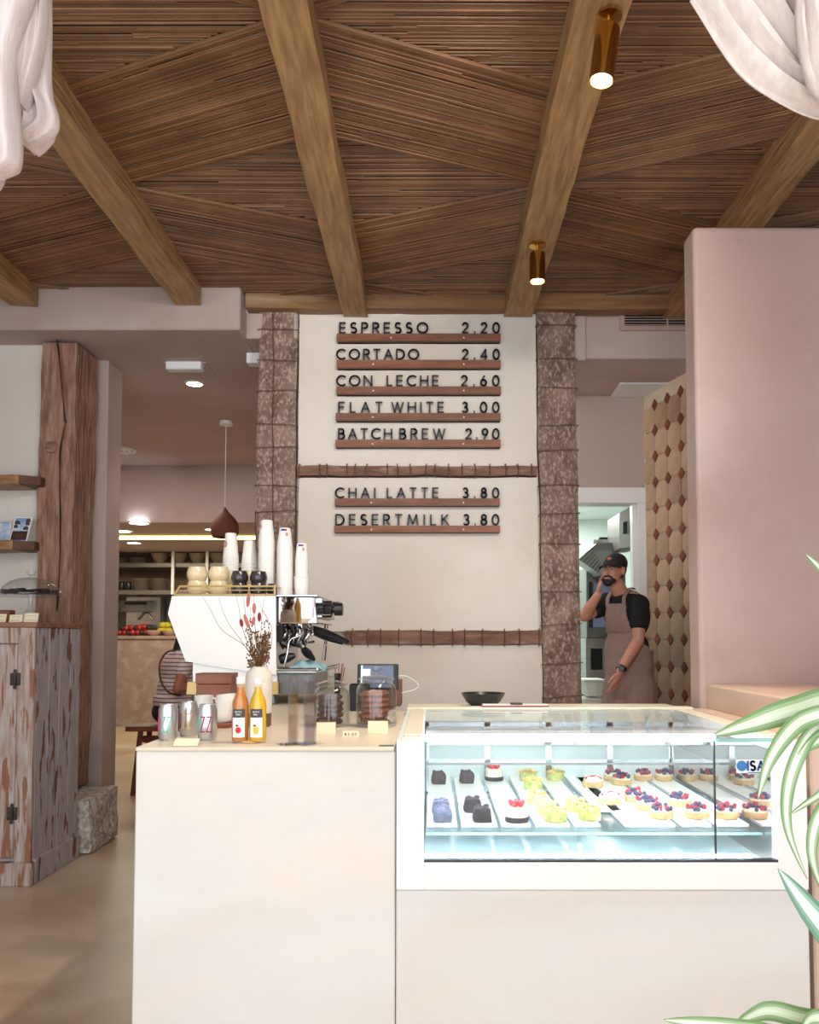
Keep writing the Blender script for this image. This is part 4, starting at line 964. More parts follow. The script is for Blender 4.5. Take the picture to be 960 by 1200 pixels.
MB().tube([c-nn*.006, c-nn*.05-up*.03, V(c.x, ty+.06, CT+.012)], .012, 10).build('stand', 'black_matt', t, smooth=True)
MB().box((c.x-.09, ty-.02, CT), (c.x+.07, ty+.12, CT+.012)).build('foot', 'black_matt', t, bevel=.003)
MB().box((c.x-.12, ty-.10, CT), (c.x-.03, ty-.04, CT+.12)).build('card_reader', 'black_plastic', t, bevel=.006)
MB().tube(spline([P(466, 792, ty+.02), P(478, 793, ty+.03), P(490, 802, ty+.05), P(486, 808, ty+.05), P(470, 812, ty+.05)], 6), .002, 6).build('cable', 'panel_white', t)
MB().box((c.x-.0, ty+.02, CT+.012), (c.x+.105, ty+.16, CT+.13)).build('receipt_printer', 'vase_brown', t, bevel=.004)
# stirrer cup
sy = 3.9; a = P(392, 789, sy); b = P(399, 800, sy); r = (b.x-a.x)/2
t = thing('stirrer_pot', 'small black pot of wooden stirrers behind the left jar', 'pot', ((a.x+b.x)/2, sy, CT))
MB().lathe([(r*.85, 0), (r, a.z-CT), (r*.9, a.z-CT), (r*.8, .01), (0, .01)], ((a.x+b.x)/2, sy, CT), 18).build('pot', 'black_matt', t, smooth=True)
for k in range(6):
    e = P(396+R.uniform(-4, 9), 780+R.uniform(-3, 6), sy); MB().tube([V((a.x+b.x)/2, sy, CT+.02), e], .0018, 4).build('stirrer', 'rail_wood', t)
# bowl, clipboard on the case back rail
YB_ = 3.62
sbox_ = MB().box((L0, YR+.004, 0), (L1, 3.86, zT-.005)).build('back_shelf', 'cream_metal', loc=(0, 3.7, 0), tag=('cream worktop strip running behind the display case', 'worktop'))
p = V(P(566, 812, 3.72).x, 3.70, zT-.005); s = 960/3.70; r0 = 26/s
hb = P(566, 812, 3.7).z-p.z
MB().lathe([(r0*.5, 0), (r0*.55, .004), (r0*.78, hb*.4), (r0, hb), (r0*.96, hb), (r0*.74, hb*.42), (0, .01)], p, 32).build('bowl', 'bowl_black', loc=p, smooth=True, tag=('wide dark flared bowl behind the display case', 'bowl'))
a = P(563, 829, 3.58); b = P(639, 829, 3.58)
t = thing('clipboard', 'maroon clipboard with black clip lying behind the case', 'clipboard', (a.x, 3.58, zT-.004))
zc = zT+.0125
MB().box((a.x, 3.465, zc), (b.x, 3.52, zc+.006)).build('board', 'book_pink', t, bevel=.001); MB().box((a.x+.004, 3.468, zc+.006), (b.x-.004, 3.517, zc+.010)).build('paper', 'paper_white', t)
MB().box(((a.x+b.x)/2-.02, 3.462, zc+.009), ((a.x+b.x)/2+.03, 3.50, zc+.017)).build('clip', 'black_plastic', t, bevel=.002)
# ================================================================== ESPRESSO MACHINE
MY = 3.95; MYb = 4.70
em = thing('espresso_machine', 'white-panelled espresso machine with gold trim and chrome groups', 'coffee machine', (P(260, 800, MY).x, MY, CT))
def poly(pts, D): return [P(x, y, D) for x, y in pts]
MB().prism(poly([(202, 699), (323, 699), (324, 791), (287, 785), (218, 774), (197.5, 719.5)], MY), V(0, .012, 0)).build('side_panel', 'white_gloss', em, bevel=.0015)
MB().prism(poly([(201.6, 698.5), (323.6, 698.5), (324.6, 791.6), (287, 785.8), (217.6, 774.8), (196.8, 719.5)], MY+.012), V(0, .006, 0)).build('panel_trim', 'steel', em)
MB().prism(poly([(226, 770), (324, 770), (325, 801), (226, 801)], MY+.02), V(0, .01, 0)).build('lower_panel', 'white_gloss', em)
MB().prism(poly([(219.5, 799), (326, 799), (326, 814), (218, 814)], MY+.005), V(0, .02, 0)).build('base_trim', 'gold_trim', em, bevel=.002)
MB().prism(poly([(204, 701), (322, 701), (322, 808), (226, 808), (226, 772), (201, 719)], MY+.03), V(0, MYb-MY-.05, 0)).build('body', 'steel', em)
MB().prism(poly([(202, 699), (323, 699), (324, 791), (287, 785), (218, 774), (197.5, 719.5)], MYb), V(0, .012, 0)).build('side_panel', 'white_gloss', em)
zfeet = P(260, 813, MY).z
for (x, dy) in ((226, .05), (318, .05), (226, .65), (318, .65)):
    q = P(x, 813, MY+.0); MB().lathe([(.02, 0), (.022, .01), (.018, .02), (.018, zfeet-CT+.004)], (q.x, MY+dy, CT), 16).build('foot', 'dark_steel', em, smooth=True)
# cup rail
TZ = P(260, 697.5, MY).z
mb = MB(); q0 = P(204, 697, MY); q1 = P(322, 697, MY); q2 = P(211, 687, MY); q3 = P(322, 687, MY)
mb.tube([q0, q1], .005, 6); mb.tube([q2, q3], .005, 6); mb.tube([q0, q2], .005, 6); mb.tube([q1, q3], .005, 6); mb.tube([(q0+q2)/2, (q1+q3)/2+V(0, 0, .002)], .0025, 6)
dYY = V(0, MYb-MY, 0)
mb.tube([q2, q2+dYY], .005, 6); mb.tube([q3, q3+dYY], .005, 6); mb.tube([q2+dYY, q3+dYY], .005, 6); mb.tube([q0+dYY, q2+dYY], .005, 6); mb.tube([q1+dYY, q3+dYY], .005, 6)
mb.build('cup_rail', 'gold_trim', em, smooth=True)
MB().box((q0.x+.01, MY+.02, TZ-.004), (P(371, 700, MY).x, MYb, TZ+.002)).build('cup_tray', 'steel', em)
# front head of the machine (faces right)
hx0, hx1 = P(324, 700, MY).x, P(370, 700, MY+.06).x; hz0, hz1 = P(350, 731, MY+.06).z, P(350, 699, MY+.06).z
MB().prism([V(hx0-.02, MY+.06, hz1), V(hx1-.004, MY+.06, hz1), V(hx1+.012, MY+.06, hz0), V(hx0-.02, MY+.06, hz0)], V(0, .58, 0)).build('group_head', 'chrome', em, bevel=.006, seg=2)
nv = V(.12, -.983, -.141).normalized(); un = V(0, 0, 1).cross(nv).normalized(); vn = nv.cross(un)
MB().obox(V((hx0+hx1)/2, MY+.047, (hz0+hz1)/2), un*(hx1-hx0)*.47, vn*(hz1-hz0)*.46, nv*.002).build('end_panel', 'mirror_steel', em)
MB().box((hx1-.02, MY+.10, hz0+.03), (hx1+.03, MY+.6, hz1-.002)).build('screen_housing', 'steel', em, bevel=.004)
def knob(x0, x1, y, rpx, D, nm='steam_knob'):
    a = P(x0, y, D); b = P(x1, y, D); s = 960/D; r = rpx/s; L_ = (b-a).length; prof = []
    mb = MB(); mb.lathe([(r*.8, 0), (r, L_*.05), (r, L_*.3), (r*.86, L_*.34), (r*.95, L_*.38), (r*.95, L_*.6), (r*.5, L_*.63), (r*.5, L_*.68), (r*.85, L_*.7), (r*.85, L_*.98), (r*.7, L_)], a, 14, axis=(1, 0, 0)); kb = mb.build(nm, 'black_plastic', em, smooth=True)
    for k in range(8):
        an = 2*PI*k/8; MB().tube([a+V(L_*.1, r*math.cos(an), r*math.sin(an)), a+V(L_*.58, r*math.cos(an), r*math.sin(an))], r*.1, 5).build('knob_grip', 'chrome' if k % 2 else 'black_plastic', kb)
knob(370, 402, 714, 9, MY+.12); knob(372, 398, 712, 8, MY+.45)
# groups
for D, xg in ((MY+.16, 352), (MY+.46, 350)):
    g0 = P(xg, 731, D); MB().lathe([(.034, 0), (.036, -.01), (.036, -.03), (.042, -.034), (.042, -.07), (.03, -.085), (0, -.086)], g0+V(0, 0, .01), 28).build('group', 'chrome', em, smooth=True)
    MB().lathe([(.03, -.088), (.03, -.12), (.012, -.13), (0, -.131)], g0+V(0, 0, .01), 24).build('filter_basket', 'chrome', em, smooth=True)
    MB().tube(spline([g0+V(.03, 0, .0), g0+V(.06, 0, .02), g0+V(.09, 0, .018)], 4), .006, 8).build('lever', 'black_plastic', em, smooth=True)
a0, a1 = P(360, 736, MY+.16), P(371, 740, MY+.16); MB().tube([a0, a1], .009, 10).build('portafilter_neck', 'chrome', em, smooth=True)
def handle(pa, pb, r):
    pa, pb = Vector(pa), Vector(pb); n = 10; path = [pa+(pb-pa)*i/n for i in range(n+1)]; rr_ = [r*(.55+.45*math.sin(PI*min(1, .25+i/n*.85))) if i < n else r*.4 for i in range(n+1)]
    MB().tube(path, rr_, 14).build('portafilter_handle', 'black_plastic', em, smooth=True)
handle(P(367, 738, MY+.14), P(408, 752, MY+.04), .024)
handle(P(369, 741, MY+.46), P(402, 754, MY+.40), .020)
handle(P(357, 762, MY+.10), P(368, 773, MY+.02), .021); MB().tube([P(350, 748, MY+.12), P(358, 764, MY+.10)], .014, 12).build('portafilter_neck', 'dark_steel', em, smooth=True)
handle(P(328, 773, MY+.07), P(346, 768, MY+.07), .026)
# wands
MB().tube(spline([P(356, 733, MY+.06), P(352, 744, MY+.04), P(340, 750, MY+.03), P(337, 765, MY+.02), P(333, 781, MY+.02)], 6), .0052, 10).build('steam_wand', 'chrome', em, smooth=True)
MB().tube(spline([P(381, 733, MY+.5), P(381, 750, MY+.52), P(378, 774, MY+.5)], 5), .005, 10).build('steam_wand', 'chrome', em, smooth=True)
MB().tube(spline([P(384, 733, MY+.52), P(383, 750, MY+.54), P(381, 774, MY+.5)], 5), .004, 10).build('steam_wand', 'chrome', em, smooth=True)
# inner manifold of chrome pipes
for k in range(9):
    x = 328+k*4.5; MB().tube(spline([P(x, 732, MY+.08+.03*(k % 3)), P(x+3, 742, MY+.08), P(x-2+R.uniform(-3, 3), 752, MY+.09), P(x+4, 760-k, MY+.12)], 4), .006, 8).build('pipe', 'chrome' if k % 3 else 'black_plastic', em, smooth=True)
MB().box((P(324, 740, MY+.1).x-.02, MY+.06, P(330, 752, MY+.1).z), (P(333, 740, MY+.1).x, MY+.6, P(330, 733, MY+.1).z)).build('inner_back', 'black_matt', em)
# drip tray
tz = P(340, 790, MY+.0).z
t0 = P(324, 789, MY+.02); t1 = P(371, 789, MY+.02)
mb = MB(); mb.prism([t0, V(t1.x, t1.y, t0.z), V(P(395, 774, MY+.55).x, MY+.6, t0.z), V(t0.x, MY+.6, t0.z)], V(0, 0, .012)); mb.build('drip_tray', 'steel', em, bevel=.002)
mb = MB()
for (A_, B_) in ((t0, V(t1.x, t1.y, t0.z)), (V(t1.x, t1.y, t0.z), V(P(395, 774, MY+.55).x, MY+.6, t0.z))):
    mb.tube([A_+V(0, 0, .02), B_+V(0, 0, .02)], .006, 8)
mb.build('tray_rim', 'chrome', em, smooth=True)
for k in range(8):
    u = (k+.5)/8; A_ = t0.lerp(V(t1.x, t1.y, t0.z), u)+V(0, .02, .014); MB().tube([A_, A_+V(.02*u, .5, 0)], .003, 5).build('grate_bar', 'dark_steel', em)
MB().prism([V(t0.x-.01, MY+.04, CT+.05), V(t1.x-.01, MY+.04, CT+.05), V(t1.x-.01, MY+.04, tz), V(t0.x-.01, MY+.04, tz)], V(0, .5, 0)).build('front_base', 'dark_steel', em)
# blue cloth on drip tray
mb = MB()
def cf(u, v):
    x = 336+u*44; y0 = 788-12*math.sin(PI*min(1, max(0, u*1.02)))**.6
    a_ = P(x, 788, MY+.0); h_ = max(0, (788-y0)/240)
    return V(a_.x, MY+.03+v*.16+.008*math.sin(u*9), t0.z+.016+h_*math.sin(PI*v)**.5*.9+.006*math.sin(u*17+v*8))
mb.grid(cf, 26, 14); mb.build('folded_cloth', 'cloth_blue', loc=P(355, 788, MY+.05), smooth=True, solid=.006, tag=('pale blue crumpled cloth on the machine drip tray', 'cloth'))
# cups on top
def stoneware(r, h, m, nm):
    t = thing(nm, '', 'cup')
    MB().lathe([(r*.72, 0), (r*.80, h*.04), (r*1.0, h*.35), (r*1.02, h*.6), (r*.86, h*.94), (r*.84, h), (r*.78, h*.98), (r*.9, h*.6), (0, h*.1)], (0, 0, 0), 32).build('body', m, t, smooth=True)
    MB().lathe([(r*.855, h*.94), (r*.865, h*.97), (r*.84, h*1.0)], (0, 0, 0), 32, cap=False).build('rim', m, t, smooth=True)
    return t
cupA = stoneware(.050, .072, 'cup_beige', 'stoneware_cup'); cupB = stoneware(.042, .064, 'cup_dark', 'stoneware_cup')
TT = TZ+.0025
def place(o, first, x, D, z, label, group, rx=0):
    q = P(x, 690, D); c = o if first else dup(o)
    c.location = (q.x, D, z); c['label'] = label; c['group'] = group; c.rotation_euler = (rx, 0, 0); return c
gA = 'beige stoneware cups on the machine'
place(cupA, True, 231, MY+.10, TT, 'beige cup at bottom of the left beige stack', gA); place(cupA, False, 231, MY+.10, TT+.070, 'beige cup on top of the left beige stack', gA)
place(cupA, False, 256.5, MY+.10, TT, 'beige cup at bottom of the second beige stack', gA); place(cupA, False, 256.5, MY+.10, TT+.070, 'beige cup on top of the second beige stack', gA)
cz = P(290, 684, MY+.25).z
place(cupA, False, 272, MY+.34, TT, 'beige cup under the paper cup stack, left one', gA); place(cupA, False, 272, MY+.34, TT+.070, 'beige cup directly carrying the leftmost paper cups', gA)
place(cupA, False, 293, MY+.34, TT, 'lower beige cup behind the dark cups', gA); place(cupA, False, 293, MY+.34, TT+.070, 'upper beige cup behind the dark cups', gA)
gD = 'dark stoneware cups on the machine'
place(cupB, True, 281, MY+.10, TT+.058, 'dark glazed cup upper left of two visible', gD); place(cupB, False, 281, MY+.10, TT, 'dark cup beneath the left dark cup', gD)
place(cupB, False, 303, MY+.10, TT+.056, 'dark glazed cup tilted on the right', gD); bpy.data.objects[cupB.name]; place(cupB, False, 303, MY+.10, TT, 'dark cup beneath the tilted right dark cup', gD)
place(cupB, False, 322, MY+.20, TT, 'dark cup low beside the tall paper cup stacks', gD)
# paper cups
def pcup(r0, r1, h, stamp):
    t = thing('paper_cup', '', 'cup')
    MB().lathe(cup_profile(r0, r1, h), (0, 0, 0), 28).build('body', 'paper_white', t, smooth=True)
    return t
def stack(x, ybot, ytop, n, r0, r1, h, D, z0, lab, dec=None, upright=False):
    q = P(x, 690, D); ztop = P(x, ytop, D).z; step = (ztop-h-z0)/max(1, n-1) if n > 1 else 0
    base = pcup(r0, r1, h, None)
    for k in range(n):
        c = base if k == 0 else dup(base)
        c.location = (q.x, D, z0+step*k); top = k == n-1
        c['label'] = ('topmost paper cup of ' if top else ('paper cup, %s from the bottom, in ' % ('lowest', 'second', 'third', 'fourth')[k] if n < 6 else 'white paper cup nested in '))+lab; c['group'] = 'paper cups, '+lab
    if dec:
        c = c
        for (dx, z, w_, h_, m_, rnd_) in dec:
            mb = MB(); a = math.asin(max(-.95, min(.95, dx/r1))); rr_ = r0+(r1-r0)*z/h+.0008; cen = V(rr_*math.sin(a), -rr_*math.cos(a), z); u = V(math.cos(a), math.sin(a), 0); n_ = V(math.sin(a), -math.cos(a), 0)
            if rnd_: mb.prism([cen+u*w_*math.cos(2*PI*i/20)+V(0, 0, h_*math.sin(2*PI*i/20)) for i in range(20)], n_*.0012)
            else: mb.obox(cen, u*w_, V(0, 0, h_), n_*.0012)
            o = mb.build('stamp', m_); o.parent = c
    return q
zb0 = TT+.1425
stack(270, 666, 625, 5, .041, .029, .135, MY+.34, zb0, 'the leftmost stack in front of the pendant', [(-.018, .075, .014, .018, 'stamp_pink', True)])
stack(292, 666, 634, 3, .041, .029, .125, MY+.34, zb0, 'the second stack beside the left pillar')
stack(312, 690, 610, 26, .041, .030, .11, MY+.22, TT, 'the tallest stack of paper cups', [(-.020, .075, .006, .012, 'stamp_pink', True)])
stack(333.5, 697, 619, 24, .039, .028, .095, MY+.18, TT, 'the tall stack with blue and red stamp', [(-.004, .083, .010, .0055, 'stamp_blue', False), (.008, .083, .006, .0055, 'stamp_red', False), (.012, .06, .008, .011, 'stamp_pink', True)])
q = P(353.5, 690, MY+.22); up_ = thing('paper_cup', 'larger upright paper cup carrying the shortest stack', 'cup', (q.x, MY+.22, TT))
MB().lathe([(.033, 0), (.034, .004), (.040, .096), (.043, .098), (.043, .102), (.038, .102), (.032, .01), (0, .008)], (q.x, MY+.22, TT), 28).build('body', 'paper_white', up_, smooth=True)
stack(353.5, 672, 637, 11, .034, .026, .085, MY+.22, TT+.06, 'the shortest stack, right beside the menu wall', [(-.004, .073, .009, .005, 'stamp_blue', False), (.006, .073, .006, .005, 'stamp_red', False), (.010, .053, .007, .010, 'stamp_pink', True)])
# ================================================================== LEFT CABINET
cf0 = 4.64; cx1 = P(38, 880, cf0).x; ctz = P(38, 731, cf0).z; cbk = 5.25; cx0 = -3.62
cab = thing('cabinet', 'old cabinet with peeling grey-lilac paint against left post', 'cabinet', (cx1-.5, cf0, 0))
MB().box((cx0, cf0+.03, .10), (cx1-.03, cbk, ctz-.02)).build('carcass', 'peeling_paint', cab)
MB().box((cx0, cf0-.012, ctz-.02), (cx1+.012, cbk, ctz+.008)).build('top', 'cabinet_top', cab, bevel=.004)
n = 4
for k in range(n):
    ya = cf0+.035+(cbk-cf0-.035)*k/n; yb = cf0+.035+(cbk-cf0-.035)*(k+1)/n-.004
    MB().box((cx1-.03, ya, .10), (cx1, yb, ctz-.02)).build('side_board', 'peeling_paint', cab, bevel=.003)
MB().box((cx1-.095, cf0, .10), (cx1, cf0+.034, ctz-.02)).build('corner_stile', 'peeling_front', cab, bevel=.004)
MB().box((cx0, cf0, ctz-.11), (cx1-.097, cf0+.03, ctz-.02)).build('top_rail', 'peeling_front', cab, bevel=.003)
for k in range(8):
    xb = cx1-.10-k*.13; MB().box((xb-.126, cf0+.006, .15), (xb, cf0+.03, ctz-.115)).build('door_board', 'peeling_front', cab, bevel=.004)
MB().box((cx0, cf0-.02, 0), (cx1+.015, cf0+.03, .13)).build('plinth', 'peeling_front', cab, bevel=.006)
MB().box((cx1-.02, cf0+.03, 0), (cx1+.015, cbk, .14)).build('plinth', 'peeling_paint', cab, bevel=.006)
for z in (1.15, .4):
    hg = MB().box((cx1-.135, cf0-.004, z-.035), (cx1-.075, cf0+.004, z+.035)).build('hinge', 'iron', cab, bevel=.002)
    MB().tube([V(cx1-.105, cf0-.008, z-.055), V(cx1-.105, cf0-.008, z+.055)], .008, 8).build('hinge_pin', 'iron', hg)
# cake stand
cd = 4.9; pc_ = P(36, 697, cd); s = 960/cd; t = thing('cake_stand', 'glass cake stand with clear dome on the old cabinet', 'cake stand', (pc_.x, cd, ctz+.008))
r = 36/s; zz = pc_.z
MB().lathe([(.055, 0), (.055, .006), (.02, .015), (.012, .03), (.028, .05), (.030, .07), (.012, .095), (.014, zz-ctz-.02)], (pc_.x, cd, ctz+.008), 24).build('foot', 'jar_glass', t, smooth=True)
MB().lathe([(.01, -.010), (r, -.012), (r*1.02, .0), (r*1.02, .006), (r*.98, .002), (0, .0)], (pc_.x, cd, zz), 40).build('plate', 'acrylic', t, smooth=True)
dr = 33/s; dh = (697-678)/s
MB().lathe([(dr*math.cos(a*PI/20), .006+dh*math.sin(a*PI/20)) for a in range(0, 10)]+[(.012, dh+.004), (.010, dh+.018), (.024, dh+.026), (.026, dh+.044), (.0, dh+.046)], (pc_.x, cd, zz), 40, cap=False).build('dome', 'jar_glass', t, smooth=True)
rr = random.Random(9)
for k in range(9):
    a = k*.7; q = V(pc_.x+(-.12+.03*k), cd-.06+.05*(k % 3), zz+.003)
    rough(q+V(-.022, -.02, 0), q+V(.022, .02, .028+.006*(k % 2)), (3, 3, 2), .004, 30, k).build('brownie_piece', 'brownie_dark', loc=q, tag=('dark brownie piece under the glass dome', 'brownie', 'brownies under the dome'))
for i, (x, yb, w_, h_, lb) in enumerate(((36, 727, 16, 11, 'cream card rightmost on the old cabinet'), (18, 727, 15, 9, 'cream card in the middle on the old cabinet'), (1, 727, 11, 10, 'cream card leftmost on the old cabinet'))):
    q = P(x, yb, cf0+.06); q.z = ctz+.009; card(q, w_/203, h_/203, .25, lb, lines=2, group='cards on the cabinet')
q = P(6, 726, cf0+.2); MB().box((q.x-.04, cf0+.18, ctz+.009), (q.x+.035, cf0+.25, ctz+.085)).build('wooden_block', 'mahogany', loc=(q.x, cf0+.2, ctz+.009), bevel=.003, tag=('small dark wooden block behind the cards on the cabinet', 'block'))
# wall shelves
def shelf(xr, y0, y1, D0, label):
    a = P(xr, y0, D0); b = P(xr, y1, D0)
    t = thing('wall_shelf', label, 'shelf', (a.x, 5.55, b.z), 'wooden wall shelves')
    bo = rough((-3.6, D0, b.z), (a.x-.06, 5.555, a.z), (14, 3, 2), .006, 4, y0).build('board', 'shelf_wood', t, smooth=True)
    MB().prism([V(a.x-.062, D0+.002, b.z+.002), V(a.x+.045, D0+.08, b.z+.006), V(a.x+.045, 5.555, b.z+.006), V(a.x-.062, 5.555, b.z+.002)], V(0, 0, a.z-b.z-.004)).build('end_grain', 'shelf_end', bo, bevel=.003)
    return a.z
shelf(33, 556, 567, 5.32, 'upper rough wooden wall shelf beside the timber post')
zs = shelf(26, 633, 644, 5.32, 'lower rough wooden wall shelf with postcards')
q0 = P(12, 632, 5.42); q1 = P(32, 603, 5.42)
t = thing('postcard', 'postcard with a photo of trees and blue sky', 'postcard', (q0.x+.05, 5.42, zs), 'postcards')
u = V(1, 0, 0); up2 = V(.12, .22, 1).normalized(); wv = (q1.x-q0.x)/2+.005; hv2 = .088; cc = V((q0.x+q1.x)/2, 5.45, zs+hv2)
MB().obox(cc, u*wv, up2*hv2, V(0, .0012, 0)).build('card', 'paper_white', t)
MB().obox(cc-V(0, .002, 0), u*wv*.88, up2*hv2*.92, V(0, .0005, 0)).build('photo_print', 'photo_sky', t)
mb = MB()
for k in range(9): mb.ell(cc+u*wv*rr.choice((-.6, -.45, .5, .62))+up2*hv2*rr.uniform(-.1, .7)-V(0, .003, 0), (.016, .001, .02), 8, 4)
mb.obox(cc-V(0, .003, 0)-up2*hv2*.5, u*wv*.86, up2*hv2*.36, V(0, .0005, 0)); mb.build('trees_print', 'photo_tree', t)
q = P(2, 618, 5.42); MB().obox((q.x-.02, 5.46, zs+.07), (.06, 0, 0), (0, .014, .07), (0, .001, 0)).build('postcard', 'photo_sky', loc=(q.x, 5.46, zs), tag=('pale blue postcard at the left end of the lower shelf', 'postcard', 'postcards'))
# ================================================================== BACK ROOM
bc = P(150, 745, 12.9).z
t = thing('pass_counter', 'stone kitchen pass counter at the back of the far room', 'counter', (-3.2, 12.9, 0))
MB().box((-5.2, 12.9, 0), (-1.1, 13.35, bc-.05)).build('body', 'back_stone', t); MB().box((-5.2, 12.87, bc-.05), (-1.1, 13.35, bc)).build('top', 'back_stone', t, bevel=.004)
MB().box((-5.2, 13.36, bc), (-1.1, 13.39, P(150, 697, 13.36).z)).build('splashback', 'grey_metal', loc=(-3, 13.38, bc), tag=('dark grey splashback behind the pass counter', 'splashback'))
def bshelf(y, D0, label):
    z = P(150, y, D0).z; MB().box((-5.2, D0, z-.07), (-1.1, D0+.4, z)).build('kitchen_shelf', 'grey_metal', loc=(-3, D0, z), bevel=.004, tag=(label, 'shelf', 'long shelves in the far kitchen')); return z
z1 = bshelf(659.5, 12.7, 'upper long shelf holding big serving bowls'); z2 = bshelf(691.5, 12.7, 'lower long shelf holding stacked plates')
for x in (203, 243):
    q = P(x, 650, 12.66); MB().box((q.x-.02, 12.64, z2-.07), (q.x+.02, 12.68, 2.73)).build('shelf_hanger', 'panel_white', loc=(q.x, 12.66, z2), tag=('white shelf hanger post, %s of two' % ('left' if x == 203 else 'right'), 'post', 'shelf hangers'))
bw = thing('serving_bowl', '', 'bowl'); MB().lathe([(.05, 0), (.07, .01), (.12, .10), (.138, .16), (.13, .16), (.11, .09), (0, .02)], (0, 0, 0), 24).build('body', 'bowl_stone', bw, smooth=True)
for k, x in enumerate((187, 209, 231, 255, 277)):
    o = bw if k == 0 else dup(bw); o.location = (P(x, 650, 12.85).x, 12.88, z1+.001); o['label'] = ('stone serving bowl leftmost on upper shelf', 'stone serving bowl second from left on upper shelf', 'stone serving bowl third from left on upper shelf', 'stone serving bowl fourth on upper shelf beside the paper cups', 'stone serving bowl rightmost behind the paper cups')[k]; o['group'] = 'serving bowls on upper shelf'
pl = thing('platter', '', 'plate'); MB().lathe([(.08, 0), (.13, .02), (.137, .03), (.125, .03), (0, .01)], (0, 0, 0), 24).build('body', 'plate_grey', pl, smooth=True)
first_ = True
for x, cnt, zz_, lb in ((138, 3, z1, 'grey platter in left pile on the upper shelf'), (160, 3, z1, 'grey platter in second pile on the upper shelf'), (165, 6, z2, 'grey plate in the left pile on the lower shelf'), (187, 6, z2, 'grey plate in the right pile on the lower shelf')):
    for k in range(cnt):
        o = pl if first_ else dup(pl); first_ = False; o.location = (P(x, 690, 12.9).x, 12.92, zz_+.001+k*.031); o['label'] = lb; o['group'] = lb
for k, x in enumerate((134, 141, 149)):
    q = P(x, 690, 12.85); MB().lathe([(.04, 0), (.048, .02), (.048, .12), (.04, .14), (0, .15)], (q.x, 12.9, z2+.001), 20).build('black_pot', 'black_plastic', loc=(q.x, 12.9, z2), smooth=True, tag=(('black pot leftmost on the lower shelf', 'black pot in the middle of three on the lower shelf', 'black pot nearest the plates on lower shelf')[k], 'pot', 'black pots'))
# grill / toaster on the pass
a = P(140, 702, 13.1); b = P(188, 722, 13.1)
t = thing('kitchen_grill', 'steel kitchen grill with dark front on the pass counter', 'appliance', ((a.x+b.x)/2, 13.1, bc))
MB().box((P(148, 700, 13.1).x, 13.1, bc), (b.x, 13.3, P(148, 699, 13.1).z)).build('body', 'steel', t, bevel=.006)
MB().box((a.x, 13.0, P(150, 717, 13.0).z), (P(179, 700, 13).x, 13.12, P(150, 704, 13.0).z)).build('hood', 'dark_steel', t, bevel=.006)
MB().box((P(146, 700, 13).x, 12.985, P(150, 708.5, 13).z), (P(172, 700, 13).x, 13.0, P(150, 705.5, 13).z)).build('slot', 'black_matt', t)
for s0, s1 in ((161, 170), (179, 170)): MB().tube([P(s0, 726, 13.06), P(s1, 716, 13.06)], .012, 6).build('strut', 'dark_steel', t)
for k in range(14):
    x = 140+k*2.6+R.uniform(-.5, .5); q = P(x, 740, 12.95); r_ = R.uniform(.045, .06); lift = .075 if k % 2 else 0
    MB().ell((q.x, 12.97, bc+r_+lift), (r_, r_, r_*.9), 12, 8).build('tomato', 'tomato' if k % 3 != 1 else 'avocado', loc=(q.x, 12.97, bc), smooth=True, tag=('dark red fruit in the heap on the pass counter' if k % 3 != 1 else 'blackish fruit in the heap on the pass counter', 'fruit', 'fruit heap on the pass counter, '+('red' if k % 3 != 1 else 'dark')))
for k in range(6):
    q = P(163+k*3.6, 730, 13.2); MB().ell((q.x, 13.12, bc+.10+.03*(k % 2)), (.07, .055, .05), 12, 8).build('avocado', 'avocado', loc=(q.x, 13.12, bc), smooth=True, tag=('dark avocado behind the red fruit', 'avocado', 'avocados'))
for k in range(5):
    q = P(190+k*2.2, 730, 13.1); MB().ell((q.x, 13.08, bc+.08+.09*(k % 2)), (.07, .06, .05), 12, 8).build('lemon', 'lemon', loc=(q.x, 13.08, bc), smooth=True, tag=('yellow-green lemon heaped beside the machine panel', 'lemon', 'lemons'))
for x, r_, lb in ((181, .13, 'wide pink bowl on the pass counter'), (199, .12, 'pink bowl partly hidden by the espresso machine')):
    q = P(x, 740, 12.98); MB().lathe([(r_*.5, 0), (r_*.6, .01), (r_*.95, .06), (r_, .085), (r_*.95, .085), (0, .02)], (q.x, 12.98+.0, bc+.001), 24).build('fruit_bowl', 'bowl_pink', loc=(q.x, 12.98, bc), smooth=True, tag=(lb, 'bowl', 'pink bowls'))
q = P(133, 738, 12.95)
t = thing('bud_vase', 'small clear vase with green sprigs at left end of pass counter', 'vase', (q.x, 12.95, bc))
MB().lathe([(.05, 0), (.055, .02), (.05, .12), (.03, .15), (.03, .2)], (q.x, 12.95, bc), 16, cap=False).build('glass', 'jar_glass', t, smooth=True)
for k in range(5): MB().tube(spline([V(q.x, 12.95, bc+.05), V(q.x+.02*(k-2), 12.95, bc+.28), V(q.x+.07*(k-2), 12.95, bc+.5+.05*(k % 2))], 4), .008, 5).build('sprig', 'leaf_dark', t)
q = P(137, 680, 12.95)
